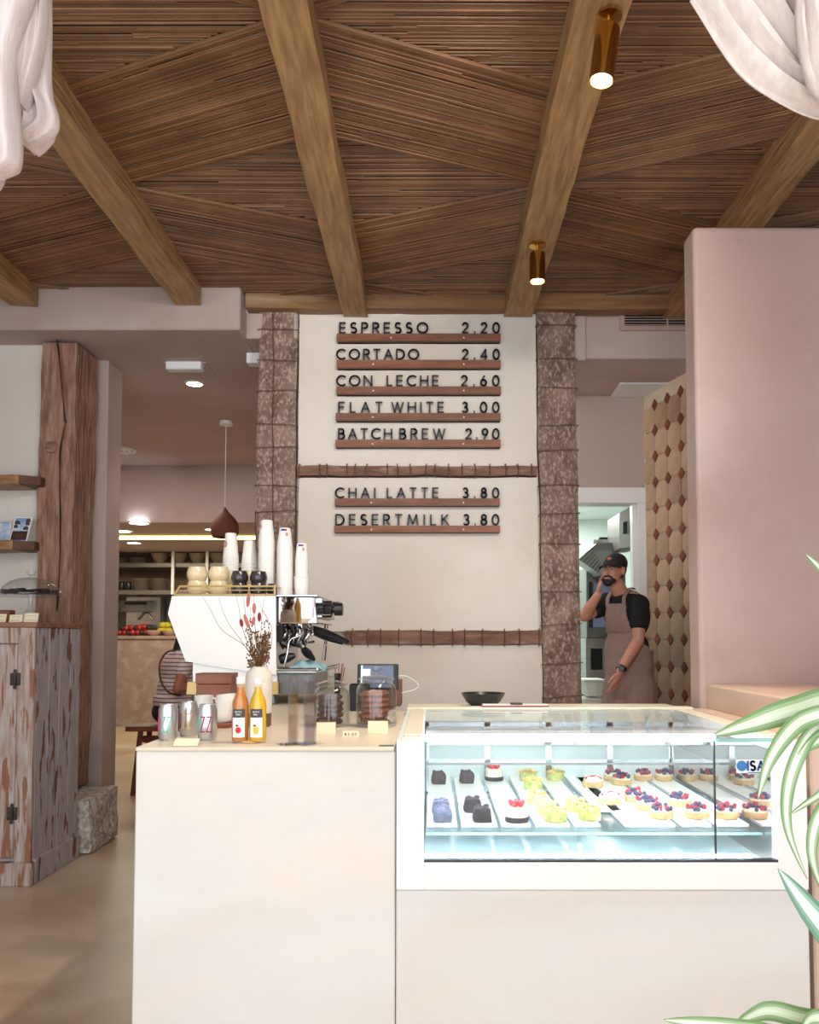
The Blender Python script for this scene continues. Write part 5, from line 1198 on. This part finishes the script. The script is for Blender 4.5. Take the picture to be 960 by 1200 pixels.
# bench for the woman
BY = 7.4; sz = P(170, 851, BY-.15).z
t = thing('wooden_bench', 'dark red wooden bench under the seated woman', 'bench', (P(200, 900, BY).x, BY, 0))
bx0 = P(155, 850, BY).x; bx1 = bx0+.95
MB().box((bx0, BY-.17, sz-.045), (bx1, BY+.17, sz)).build('seat', 'stool_wood', t, bevel=.004)
for (x, y) in ((bx0+.12, BY-.12), (bx0+.12, BY+.12), (bx1-.12, BY-.12), (bx1-.12, BY+.12)):
    MB().tube([V(x, y, sz-.045), V(x-(.06 if x < bx0+.3 else -.06), y, 0)], .024, 6).build('leg', 'stool_wood', t)
MB().box((bx0+.1, BY-.015, sz-.16), (bx1-.1, BY+.015, sz-.10)).build('stretcher', 'stool_wood', t)
# ---- woman, seen from behind, facing right and away
wy_ = BY
def Q(x, y, d=0): return P(x, y, wy_+d)
wm = thing('person', 'seated person with dark hair, striped t-shirt and crossbody strap seen from behind', 'person', (Q(205, 850).x, wy_, sz))
hip = V(Q(204, 835).x, wy_, sz+.12); f = V(.75, .66, 0).normalized(); lf = V(-f.y, f.x, 0)
ch = hip+V(.0, .02, .34)+f*.04; nk = ch+V(0, 0, .20)+f*.05; hd = nk+V(0, 0, .15)+f*.06
sh1 = ch+V(0, 0, .13)-lf*.165; sh2 = ch+V(0, 0, .13)+lf*.165
body = MB(); Mr = Matrix.Rotation(math.atan2(lf.y, lf.x), 3, 'Z')
body.ell(hip, (.19, .15, .13), 20, 12, Mr); body.ell(ch, (.17, .115, .2), 20, 12, Mr); body.ell((hip+ch)/2, (.15, .12, .17), 20, 12, Mr)
body.cap(nk-V(0, 0, .05), .055, nk+V(0, 0, .05), .05); body.ell(hd, (.078, .098, .115), 20, 14, Matrix.Rotation(math.atan2(f.y, f.x)-PI/2, 3, 'Z'))
body.ell(hd+f*.10-V(0, 0, .02), (.016, .016, .02))
el1 = Q(208, 808, -.29); wr1 = el1+f*.22+V(0, 0, .03)
for shd, el, wr in ((sh1, el1, wr1), (sh2, sh2+f*.08+V(0, 0, -.25), sh2+f*.32+V(0, 0, -.22))):
    body.cap(shd, .055, el, .042); body.cap(el, .04, wr, .03); body.ell(wr+f*.05, (.035, .03, .02))
    dd = (f*.035)
    for k in range(5): body.cap(wr+f*.07+lf*(.018*(k-2)), .009, wr+f*(.12 if k else .09)+lf*(.02*(k-2))-V(0, 0, .02), .008)
for sg in (-1, 1):
    h0 = hip+lf*.09*sg-V(0, 0, .02); kn = h0+f*.42; ft = V(kn.x, kn.y, .06)
    body.cap(h0, .095, kn, .065); body.cap(kn, .062, ft, .042); body.cap(ft, .04, ft+f*.16-V(0, 0, .02), .03)
blob(body, 'body', 'skin_brown', wm, .010)
sh = MB(); sh.ell(ch, (.215, .16, .22), 20, 12, Mr); sh.ell((hip+ch)/2, (.20, .17, .22), 20, 12, Mr); sh.ell(hip+V(0, 0, .09), (.215, .18, .13), 20, 12, Mr); sh.cap(sh1, .066, sh1.lerp(el1, .48), .062); sh.cap(sh2, .066, sh2+V(0, 0, -.15)+f*.04, .058); sh.ell(nk-V(0, 0, .07), (.12, .08, .06), 16, 8, Mr)
shirt = blob(sh, 'striped_shirt', 'stripe_shirt', wm, .009)
# stripes are woven print on the cloth: rings in the material
m = MT['stripe_shirt']; nt = m.node_tree; tcn = nt.nodes.new('ShaderNodeTexCoord'); wv_ = nt.nodes.new('ShaderNodeTexWave'); wv_.bands_direction = 'Z'; wv_.inputs['Scale'].default_value = 9; wv_.inputs['Distortion'].default_value = .6
rp = nt.nodes.new('ShaderNodeValToRGB'); rp.color_ramp.elements[0].position = .12; rp.color_ramp.elements[0].color = s2l((104, 84, 92)); rp.color_ramp.elements[1].position = .22; rp.color_ramp.elements[1].color = s2l((208, 190, 188))
nt.links.new(tcn.outputs['Object'], wv_.inputs[0]); nt.links.new(wv_.outputs[1], rp.inputs[0]); nt.links.new(rp.outputs[0], nt.nodes['Principled BSDF'].inputs['Base Color'])
pn = MB(); pn.ell(hip-V(0, 0, .005), (.225, .19, .13), 20, 12, Mr)
for sg in (-1, 1):
    h0 = hip+lf*.09*sg-V(0, 0, .02); kn = h0+f*.42; pn.cap(h0, .103, kn, .073); pn.cap(kn, .07, V(kn.x, kn.y, .12), .052)
blob(pn, 'trousers', 'jeans_black', wm, .010)
hr = MB(); Mh = Matrix.Rotation(math.atan2(f.y, f.x)-PI/2, 3, 'Z')
hr.ell(hd-f*.02+V(0, 0, .015), (.092, .105, .125), 20, 14, Mh); hr.cap(hd-f*.07, .06, nk-f*.09-V(0, 0, .06), .045); hr.cap(nk-f*.09-V(0, 0, .05), .045, nk-f*.12-lf*.06-V(0, 0, .12), .02)
blob(hr, 'hair', 'hair_black', wm, .008, keep=lambda c, n: (c-hd).dot(f) < .045)
MB().tube(spline([nk-f*.04+lf*.03, Q(196, 764, -.17), Q(188, 776, -.20), Q(187, 790, -.22), Q(191, 803, -.24), Q(199, 812, -.24), Q(212, 815, -.2)], 6), .009, 8).build('bag_strap', 'strap_brown', wm, smooth=True)
# ================================================================== SIDE KITCHEN FITTINGS
KD = 7.6
t = thing('extractor_hood', 'steel extractor hood in the kitchen behind the man', 'hood', P(705, 650, KD))
a = P(678, 655, KD); b = P(728, 672, KD)
mb = MB(); mb.prism([P(678, 655, KD), P(700, 636, KD), P(725, 636, KD), P(725, 668, KD), P(705, 674, KD)], V(0, .28, 0)); mb.build('canopy', 'hood_steel', t, bevel=.004)
for k in range(7):
    u = k/6; p0 = P(680+u*20, 657+u*14, KD-.004); p1 = P(694+u*12, 643+u*20, KD-.004); MB().tube([p0, p1], .006, 5).build('filter_bar', 'dark_steel', t)
t = thing('steel_pan_lid', 'dish of pans resting on the extractor hood', 'pan', P(712, 634, KD+.2))
q = P(712, 636.5, KD+.25); MB().box((q.x-.16, KD+.15, P(700, 636, KD).z+.001), (q.x+.17, KD+.27, P(700, 636, KD).z+.05)).build('dish', 'chrome', t, bevel=.01)
MB().box((q.x-.10, KD+.18, P(700, 636, KD).z+.05), (q.x+.10, KD+.26, P(700, 636, KD).z+.075)).build('lid', 'black_plastic', t, bevel=.01)
# cooling unit, on the right wall
cu0, cu1 = P(725, 640, 7.2), P(750, 595, 7.2)
t = thing('cooling_unit', 'grey cold-room cooling unit with vent slits high in kitchen', 'appliance', (cu0.x, 7.2, cu0.z))
MB().prism([P(726, 601, 7.3), P(752, 586, 7.0), P(752, 640, 7.0), P(726, 643, 7.3)], V(0, .5, 0)).build('housing', 'grey_metal', t, bevel=.004)
for k in range(11):
    MB().tube([P(738.5, 602+k*3.3-2, 7.135), P(747.5, 600+k*3.3-3, 7.04)], .006, 4).build('vent_slit', 'black_matt', t)
MB().prism([P(730, 612, 7.22), P(735, 611, 7.18), P(735, 626, 7.18), P(730, 626, 7.22)], V(0, -.01, 0)).build('control_plate', 'black_plastic', t)
# oven tower
a = P(687, 664, 7.9); b = P(722, 748, 7.9)
t = thing('oven', 'tall steel oven with glass door and dial panel in kitchen', 'oven', ((a.x+b.x)/2, 7.9, .17))
MB().box((a.x, 7.9, b.z), (b.x+.1, 8.6, a.z)).build('body', 'dark_steel', t, bevel=.006)
MB().prism([P(697, 684, 7.89), P(721, 684, 7.89), P(721, 735, 7.89), P(692, 735, 7.89)], V(0, -.012, 0)).build('door', 'screen', t)
MB().box((P(689, 664, 7.88).x, 7.86, P(689, 735, 7.88).z), (P(694, 664, 7.88).x, 7.9, P(689, 682, 7.88).z)).build('handle', 'black_plastic', t, bevel=.004)
for yy in (669, 674): MB().lathe([(.018, 0), (.018, .006), (.012, .007), (.012, .0)], P(697, yy, 7.89), 16, axis=(0, -1, 0), cap=False).build('dial', 'white_metal', t)
MB().box((a.x-.0, 7.95, .17), (b.x+.1, 8.55, b.z)).build('stand', 'steel', t)
MB().prism([P(693, 760, 7.94), P(706, 760, 7.94), P(706, 785, 7.94), P(693, 785, 7.94)], V(0, -.004, 0)).build('shelf_gap', 'black_matt', t)
for i, yy in enumerate((797, 819)):
    q = P(697, yy, 7.4); t = thing('storage_tub', 'white plastic tub, %s one left of the apron' % ('upper' if i == 0 else 'lower'), 'tub', (q.x, 7.4, P(697, yy+19, 7.4).z), 'white tubs')
    zt0, zt1 = P(697, yy+19, 7.4).z, q.z
    MB().prism([V(q.x-.06, 7.4, zt0), V(q.x+.07, 7.4, zt0), V(q.x+.085, 7.4, zt1), V(q.x-.085, 7.4, zt1)], V(0, .3, 0)).build('body', 'paper_white', t, bevel=.008)
    MB().box((q.x-.10, 7.385, zt1-.015), (q.x+.10, 7.715, zt1+.005)).build('rim', 'paper_white', t, bevel=.004)
q = P(697, 838, 7.4); zl = P(697, 838, 7.4).z
MB().box((q.x-.12, 7.36, .17), (q.x+.12, 7.74, zl-.001)).build('tub_rack', 'dark_steel', loc=(q.x, 7.5, .17), tag=('low steel rack under the white tubs', 'rack'))
# ================================================================== MAN
my = 5.95
def M_(x, y, d=0): return P(x, y, my+d)
mf = V(-.78, -.626, 0); ml = V(.626, -.78, 0)   # facing, his left
man = thing('person', 'smiling man in black cap, black t-shirt and grey apron in kitchen doorway', 'person', (M_(735, 800).x, my, .17))
Rm = Matrix.Rotation(math.atan2(ml.y, ml.x), 3, 'Z')
hp = M_(738, 800, .02); chs = M_(735, 722, .02); wst = M_(737, 762, .02); neckb = M_(731, 695, .02); headc = M_(719, 669, -.04)
sL = M_(749, 709, -.11); sR = M_(712, 706, .15); eL = M_(748, 751, -.16); wL = M_(727, 786, -.24); eR = M_(685, 722, .02); wR = M_(701, 697, -.10)
hf = V(-.62, -.78, 0); hl = V(.78, -.62, 0); tilt = V(.12, 0, 1).normalized()
Rh = Matrix((hl, -hf, tilt)).transposed()   # columns: head left, back, up
def hp_(a, b, c): return headc + Rh @ V(a, b, c)      # a: his left, b: back, c: up
bd_ = MB()
bd_.ell(hp, (.165, .115, .13), 20, 12, Rm); bd_.ell(wst, (.145, .105, .16), 20, 12, Rm); bd_.ell(chs, (.17, .115, .19), 20, 12, Rm); bd_.ell(neckb-V(0, 0, .04), (.15, .075, .06), 16, 10, Rm)
bd_.cap(neckb-V(0, 0, .04), .062, hp_(0, .02, -.07), .056)
# head: skull, jaw, features
bd_.ell(hp_(0, .015, .02), (.074, .096, .098), 24, 16, Rh); bd_.ell(hp_(0, -.018, -.045), (.058, .066, .072), 20, 14, Rh); bd_.ell(hp_(0, -.055, -.085), (.030, .028, .028), 14, 10, Rh)
bd_.cap(hp_(0, -.082, .012), .009, hp_(0, -.106, -.026), .013); bd_.ell(hp_(.012, -.094, -.030), .009); bd_.ell(hp_(-.012, -.094, -.030), .009)
bd_.cap(hp_(-.04, -.073, .026), .008, hp_(.04, -.073, .026), .008); bd_.ell(hp_(.036, -.062, -.022), (.020, .016, .016)); bd_.ell(hp_(-.036, -.062, -.022), (.020, .016, .016))
for sg in (-1, 1): bd_.ell(hp_(.076*sg, .012, -.005), (.010, .020, .032), 12, 8, Rh)
for s_, e_, w_ in ((sL, eL, wL), (sR, eR, wR)):
    bd_.ell(s_, (.066, .066, .07)); bd_.cap(s_, .058, s_.lerp(e_, .5), .052); bd_.cap(s_.lerp(e_, .5), .052, e_, .042); bd_.cap(e_, .042, e_.lerp(w_, .35), .042); bd_.cap(e_.lerp(w_, .35), .042, w_, .028)
# left hand hanging
def hand(w0, d, across, n_, curl, thumb_side):
    d, across, n_ = d.normalized(), across.normalized(), n_.normalized()
    pm = w0+d*.05; Mx = Matrix((across, n_, d)).transposed(); bd_.ell(pm, (.042, .018, .056), 14, 10, Mx)
    for k, L_ in enumerate((.066, .078, .074, .058)):
        b0 = w0+d*.088+across*(.033-.022*k); p_ = b0; dr_ = (d+across*(.12-.08*k)).normalized(); rr_ = .0084
        for j, q_ in enumerate((.42, .32, .26)):
            dr_ = (dr_+n_*curl*(.35+.35*j)).normalized(); e_ = p_+dr_*L_*q_; bd_.cap(p_, rr_, e_, rr_-.001); p_ = e_; rr_ -= .001
    b0 = w0+d*.025+across*.030*thumb_side; e_ = b0+(d*.6+across*thumb_side*.7+n_*.2).normalized()*.045; bd_.cap(b0, .014, e_, .011); bd_.cap(e_, .011, e_+(d*.9+across*thumb_side*.15+n_*.3).normalized()*.032, .009)
hand(wL, (M_(717, 813, -.26)-wL), V(-.85, -.5, -.3), V(-.35, .8, .2), .28, 1)
hd_dir = (hp_(-.078, -.035, -.02)-wR)
hand(wR+V(0, 0, -.0), hd_dir, V(-.2, -.8, .1), V(.8, .2, .25), .25, 1)
for sg in (-1, 1):
    h0 = hp+ml*.085*sg-V(0, 0, .05); kn = V(h0.x+mf.x*.02, h0.y+mf.y*.02, .62); an = V(kn.x+.02, kn.y+.02, .25)
    bd_.cap(h0, .085, kn, .06); bd_.cap(kn, .058, an, .042); bd_.cap(an-V(0, 0, .02), .042, an+mf*.16-V(0, 0, .045), .032)
blob(bd_, 'body', 'skin', man, .0045, smooth=3)
ts = MB()
ts.ell(wst, (.162, .122, .17), 20, 12, Rm); ts.ell(chs, (.185, .132, .195), 20, 12, Rm); ts.ell(neckb-V(0, 0, .045), (.16, .088, .058), 16, 10, Rm); ts.ell(hp+V(0, 0, .05), (.172, .125, .12), 20, 12, Rm)
for s_, e_ in ((sL, eL), (sR, eR)): ts.ell(s_, (.078, .078, .078)); ts.cap(s_, .074, s_.lerp(e_, .48), .072)
blob(ts, 'tshirt', 'tshirt_black', man, .007)
tr = MB(); tr.ell(hp, (.178, .128, .12), 20, 12, Rm)
for sg in (-1, 1):
    h0 = hp+ml*.085*sg-V(0, 0, .05); kn = V(h0.x+mf.x*.02, h0.y+mf.y*.02, .62); tr.cap(h0, .097, kn, .07); tr.cap(kn, .07, V(kn.x+.02, kn.y+.02, .27), .056)
blob(tr, 'trousers', 'jeans_black', man, .010)
ap = MB()
ap.ell(wst, (.184, .142, .22), 20, 12, Rm); ap.ell((wst+hp)/2, (.188, .146, .2), 20, 12, Rm); ap.ell(chs, (.195, .146, .20), 20, 12, Rm); ap.ell(hp, (.19, .145, .19), 20, 12, Rm)
for sg in (-1, 0, 1): ap.cap(hp+ml*.10*sg-V(0, 0, .05), .115, hp+ml*.10*sg-V(0, 0, .45)+mf*.02, .115)
def kap(c, n):
    d = c-V(chs.x, chs.y, 0); a_ = V(d.x, d.y, 0).dot(ml); b_ = V(d.x, d.y, 0).dot(mf)
    zt_ = chs.z+.085
    if c.z > zt_ or c.z < hp.z-.42: return False
    zw = wst.z+.0
    if c.z > zw:
        w_ = .085+(.20-.085)*((zt_-c.z)/(zt_-zw))**1.8
        return b_ > .0 and abs(a_) < w_
    return b_ > -.075
blob(ap, 'apron', 'apron_cloth', man, .008, keep=kap, solid=.006)
def strap(sg):
    a_ = chs+ml*.075*sg+mf*.128+V(0, 0, .07); b_ = neckb+ml*.07*sg+mf*.02+V(0, 0, .03); c_ = neckb+ml*.04*sg-mf*.07+V(0, 0, .03)
    pth = spline([a_, a_.lerp(b_, .5)+mf*.03, b_, c_], 6); mb = MB(); rs = []
    for i, p_ in enumerate(pth):
        w_ = ml*.015; n2 = mf*.003+V(0, 0, .003); rs.append([p_-w_-n2, p_+w_-n2, p_+w_+n2, p_-w_+n2])
    mb.rings(rs); mb.build('apron_strap', 'apron_cloth', man, smooth=True)
    MB().lathe([(.008, 0), (.008, .003), (.004, .004), (0, .004)], a_+mf*.012, 12, axis=mf).build('stud', 'chrome', man)
strap(1); strap(-1)
MB().tube(spline([chs+ml*.09+mf*.14+V(0, 0, -.12), chs+mf*.152+V(0, 0, -.10), chs-ml*.06+mf*.145+V(0, 0, -.11)], 4), .003, 6).build('apron_seam', 'apron_cloth', man)
# cap, hair, beard
cpm = MB(); cpm.ell(hp_(0, .018, .045), (.086, .106, .088), 24, 16, Rh)
capo = blob(cpm, 'cap', 'black_matt', man, .006, keep=lambda c, n: (c-headc).dot(Rh @ V(0, 0, 1)) > .038)
mb = MB(); rs = []
def brim(u, v):
    a_ = (u-.5)*2*1.15; r0 = .086; x = math.sin(a_)*r0; y = -math.cos(a_)*r0*1.0
    return hp_(x*(1+.05*v), .012+y-.075*v*math.cos(a_*.9), .046-.016*v-.018*(u-.5)**2*4)
mb.grid(brim, 14, 5); mb.build('cap_brim', 'black_matt', man, smooth=True, solid=.004)
MB().ell(hp_(0, -.086, .082), (.017, .005, .012), 14, 8, Rh).build('cap_badge', 'cap_badge', capo, smooth=True)
hr = MB(); hr.ell(hp_(0, .03, .01), (.081, .090, .085), 20, 14, Rh)
blob(hr, 'hair', 'hair_black', man, .006, keep=lambda c, n: (c-headc).dot(-(Rh @ V(0, 1, 0))) < -.005 or ((c-headc).dot(Rh @ V(0, 0, 1)) > .03))
be = MB()
be.ell(hp_(0, -.060, -.088), (.036, .030, .030), 14, 10, Rh); be.cap(hp_(-.04, -.055, -.075), .016, hp_(0, -.07, -.095), .018); be.cap(hp_(.04, -.055, -.075), .016, hp_(0, -.07, -.095), .018)
be.cap(hp_(-.030, -.083, -.050), .0065, hp_(0, -.093, -.041), .008); be.cap(hp_(.030, -.083, -.050), .0065, hp_(0, -.093, -.041), .008)
be.cap(hp_(-.032, -.080, -.052), .007, hp_(-.034, -.068, -.078), .010); be.cap(hp_(.032, -.080, -.052), .007, hp_(.034, -.068, -.078), .010)
blob(be, 'beard', 'hair_black', man, .0035, smooth=2)
MB().tube(spline([hp_(-.024, -.086, -.056), hp_(-.012, -.094, -.061), hp_(0, -.097, -.063), hp_(.012, -.094, -.061), hp_(.024, -.086, -.056)], 4), .0048, 8).build('lips', 'lips', man, smooth=True)
MB().tube(spline([hp_(-.018, -.091, -.056), hp_(0, -.100, -.059), hp_(.018, -.091, -.056)], 4), .003, 6).build('teeth', 'eye_white', man, smooth=True)
for sg in (-1, 1):
    ey = MB().ell(hp_(.029*sg, -.074, .004), (.011, .008, .0045), 12, 8, Rh).build('eye', 'eye_white', man, smooth=True)
    MB().ell(hp_(.029*sg, -.0815, .004), (.0055, .003, .0045), 10, 8, Rh).build('iris', 'eye_dark', ey, smooth=True)
    MB().tube([hp_(.014*sg, -.086, .022), hp_(.030*sg, -.086, .027), hp_(.046*sg, -.074, .021)], .0035, 6).build('eyebrow', 'hair_black', man, smooth=True)
# watch
wd = (wL-eL).normalized(); wc = wL-wd*.02
MB().lathe([(.034, -.012), (.036, -.012), (.036, .012), (.034, .012)], wc, 24, cap=False, axis=wd).build('watch_strap', 'black_plastic', man, smooth=True, solid=.003)
watch = man.children[-1]
MB().lathe([(.020, 0), (.021, .006), (.018, .010), (0, .010)], wc+V(-.25, -.95, 0).normalized()*.032, 20, axis=(-.25, -.95, .1)).build('watch_face', 'black_plastic', man, smooth=True)
# ================================================================== FOREGROUND CURTAINS
def drape(name, D, edges, depth, folds, seed, label, m, nu=90, nv=60):
    """edges: list of rows from top to bottom, (xl, xr, y) px; closed gathered bundle of cloth"""
    rows = spline([V(a, b, c) for a, b, c in edges], 6); mb = MB(); rs = []; n = nu; N_ = len(rows)
    for j, r_ in enumerate(rows):
        t_ = j/(N_-1); xl, xr, y = r_; ring = []
        for i in range(n):
            a = 2*PI*i/n; cx, cy = math.cos(a), math.sin(a)
            fold = math.sin(cx*folds+seed+1.3*noise.noise(V(cx*2, t_*2.5, seed)))*.32+.3*noise.noise(V(cx*3, t_*3, seed+4))
            x = (xl+xr)/2+(xr-xl)/2*cx; q = P(x, y, D)
            ring.append(q+V(0, depth*cy*(1+fold), 0)+V(0, 0, .012*noise.noise(V(x*.03, t_*3, seed))))
        rs.append(ring)
    mb.rings(rs); return mb
cw_ = thing('linen_curtain', 'pale pink linen curtain gathered at the top left corner', 'curtain', P(10, -100, 1.35), 'linen curtains')
o = drape('a', 1.30, [(-110, 60, -725), (-90, 60, -260), (-70, 52, -60), (-60, 20, 60), (-60, 22, 130), (-62, 24, 170), (-58, 20, 195), (-45, 2, 204)], .035, 7, 1, '', 'linen').build('front_fold', 'linen', cw_, smooth=True)
o = drape('b', 1.38, [(-40, 62, -715), (-20, 60, -260), (0, 59, -60), (6, 60, 30), (8, 59, 85), (16, 61, 115), (20, 68, 135), (22, 66, 152), (24, 50, 164), (26, 36, 169)], .03, 9, 4, '', 'linen').build('back_fold', 'linen', cw_, smooth=True)
o = drape('c', 1.34, [(10, 56, -720), (18, 50, -260), (24, 56, -60), (24, 54, 20), (24, 46, 70), (22, 36, 110), (24, 30, 128)], .028, 5, 2, '', 'linen').build('middle_fold', 'linen', cw_, smooth=True)
cr_ = thing('linen_curtain', 'pale pink linen curtain swag at the top right corner', 'curtain', P(960, -100, 1.4), 'linen curtains')
def swag(D, curves, nu, amp, sd, nm, m):
    cs = [spline([P(x, y, D) for x, y in c], nu) for c in curves]; n = len(cs[0]); mb = MB(); rows = []
    cnt = 8*(len(cs)-1)
    for v in range(cnt+1):
        t_ = v/8; i = min(int(t_), len(cs)-2); f_ = t_-i
        row = []
        for k in range(n):
            q = cs[i][k].lerp(cs[i+1][k], f_); u_ = k/(n-1)
            q = q+V(0, amp*math.sin(v*.85+sd+1.2*noise.noise(V(u_*3, v*.1, sd)))+amp*.4*noise.noise(V(u_*6, v*.4, sd+3)), 0); row.append(q)
        rows.append(row)
    mb.rings(rows, close=False); return mb.build(nm, m, cr_, smooth=True, solid=.004)
swag(1.42, [[(812, -6), (846, 52), (884, 92), (925, 120), (975, 138), (1050, 150), (1150, 140), (1260, 40)],
            [(822, -40), (862, 20), (900, 64), (938, 100), (985, 124), (1050, 135), (1150, 125), (1260, 25)],
            [(840, -80), (882, -20), (915, 36), (948, 82), (990, 106), (1060, 112), (1150, 102), (1260, 2)],
            [(865, -120), (900, -60), (932, 0), (962, 60), (1005, 82), (1060, 85), (1150, 75), (1260, -25)],
            [(890, -180), (925, -110), (955, -40), (985, 30), (1020, 50), (1070, 55), (1150, 45), (1260, -55)],
            [(930, -260), (960, -180), (985, -80), (1010, 0), (1040, 20), (1080, 20), (1160, 0), (1260, -110)],
            [(935, -690), (965, -690), (990, -690), (1020, -690), (1050, -690), (1090, -690), (1170, -690), (1260, -690)]], 10, .016, 1, 'front_swag', 'linen_warm')
swag(1.37, [[(922, -60), (930, -10), (934, 30), (940, 80), (955, 112), (985, 135)], [(940, -60), (946, -10), (952, 30), (960, 80), (975, 105), (1000, 125)],
            [(970, -80), (975, -10), (980, 30), (988, 80), (1000, 100), (1020, 115)], [(1010, -80), (1012, -10), (1016, 30), (1020, 70), (1030, 90), (1045, 100)]], 10, .012, 3, 'hanging_fold', 'linen_warm')
rod_z = P(500, -700, 1.36).z
rod = thing('curtain_rod', 'brass curtain rod above the frame carrying both linen curtains', 'rod', (0, 1.36, rod_z))
MB().tube([V(-1.5, 1.36, rod_z), V(1.6, 1.36, rod_z)], .014, 12).build('rod', 'brass', rod, smooth=True)
for X in (-1.4, .2, 1.5): MB().tube([V(X, 1.36, rod_z), V(X, 1.36, CZ)], .008, 8).build('bracket', 'brass', rod, smooth=True)
# ================================================================== FOREGROUND PLANT
pc3 = P(1075, 985, 1.25)
pt = thing('spider_plant', 'potted spider plant with arching variegated leaves at right edge', 'plant', V(pc3.x, 1.25, .0))
pz = pc3.z-.06
MB().lathe([(.085, pz-.16), (.10, pz-.15), (.12, pz), (.125, pz), (.125, pz+.02), (.112, pz+.02), (.108, pz-.01), (0, pz-.012)], (pc3.x, 1.25, 0), 32).build('pot', 'terracotta_pot', pt, smooth=True)
MB().lathe([(.108, pz-.01), (.09, pz+.004), (0, pz+.008)], (pc3.x, 1.25, 0), 20).build('soil', 'soil', pt)
mb = MB()
for k in range(3):
    a = k*2.1; mb.tube([V(pc3.x+.16*math.cos(a), 1.25+.16*math.sin(a), 0), V(pc3.x+.10*math.cos(a), 1.25+.10*math.sin(a), pz-.16)], .014, 8)
mb.lathe([(.11, pz-.175), (.13, pz-.17), (.13, pz-.16), (0, pz-.16)], (pc3.x, 1.25, 0), 24); mb.build('stand', 'shelf_wood', pt, smooth=True)
def leaf(pts, wmax, m='leaf', nrm=V(0, -1, .2), fold=.3, w_pk=.4):
    """pts: (px, py, depth) from root to tip; wmax metres"""
    path = spline([V(pc3.x, 1.25, pz+.01)]+[P(x, y, d) for x, y, d in pts], 8); n_ = len(path); mb = MB()
    tones = [0.05, .25, .9, 1, .85, .3, 0.02]; cols = len(tones)
    rows = []
    for i, p_ in enumerate(path):
        u = i/(n_-1); d = (path[min(i+1, n_-1)]-path[max(i-1, 0)]).normalized(); sd = d.cross(nrm)
        if sd.length < .05: sd = V(1, 0, 0)
        sd.normalize(); nn_ = sd.cross(d); w_ = wmax*(math.sin(PI*min(.5, u/w_pk*.5)) if u < w_pk else math.cos(PI/2*((u-w_pk)/(1-w_pk))**1.6))/2
        w_ = max(w_, .0004); rows.append([p_+sd*w_*(2*k/cols-1)+nn_*w_*fold*abs(2*k/cols-1) for k in range(cols+1)])
    n0 = len(mb.v)
    for r_ in rows: mb.v += r_
    for i in range(n_-1):
        for k in range(cols):
            a = n0+i*(cols+1)+k; mb.f.append((a, a+1, a+cols+2, a+cols+1)); mb.m.append(0); mb.t.append(tones[k])
    mb.build('leaf', m, pt, smooth=True, solid=.0012)
leaf([(1040, 860, 1.2), (985, 822, 1.15), (930, 832, 1.12), (880, 848, 1.1), (836, 862, 1.08)], .036)
leaf([(1030, 870, 1.2), (985, 838, 1.12), (945, 842, 1.1), (920, 862, 1.08), (900, 895, 1.06), (888, 937, 1.05)], .024)
leaf([(1030, 880, 1.2), (990, 850, 1.15), (955, 856, 1.12), (934, 888, 1.1), (922, 930, 1.1), (924, 975, 1.1), (946, 1030, 1.1)], .020)
leaf([(1030, 890, 1.2), (1000, 862, 1.15), (965, 864, 1.12), (935, 884, 1.1)], .030)
leaf([(1040, 880, 1.3), (1010, 760, 1.3), (980, 690, 1.3), (944, 649, 1.3)], .026)
leaf([(1050, 1120, 1.15), (1000, 1120, 1.1), (955, 1075, 1.08), (912, 1018, 1.06)], .044, 'leaf_blue')
leaf([(1040, 920, 1.2), (990, 925, 1.15), (960, 955, 1.12), (951, 1000, 1.12), (966, 1050, 1.12)], .020)
leaf([(1040, 940, 1.2), (990, 915, 1.1), (955, 935, 1.08), (925, 955, 1.06)], .012)
leaf([(1050, 1130, 1.15), (1010, 1190, 1.1), (950, 1194, 1.08), (905, 1184, 1.06), (880, 1190, 1.05), (855, 1206, 1.04)], .026)
leaf([(1045, 1140, 1.15), (1000, 1195, 1.08), (955, 1192, 1.05), (940, 1205, 1.03)], .026)
leaf([(1050, 1150, 1.1), (960, 1215, 1.05), (880, 1206, 1.0), (820, 1199, .98), (778, 1195, .97)], .022)
leaf([(1050, 1100, 1.2), (1010, 1085, 1.15), (975, 1090, 1.1), (935, 1130, 1.08)], .0) if False else None
leaf([(1100, 860, 1.3), (1130, 800, 1.3), (1170, 790, 1.3), (1210, 830, 1.3)], .03)
leaf([(1110, 900, 1.35), (1160, 860, 1.4), (1210, 880, 1.45)], .03)
leaf([(1080, 850, 1.3), (1075, 740, 1.35), (1090, 680, 1.4)], .03)
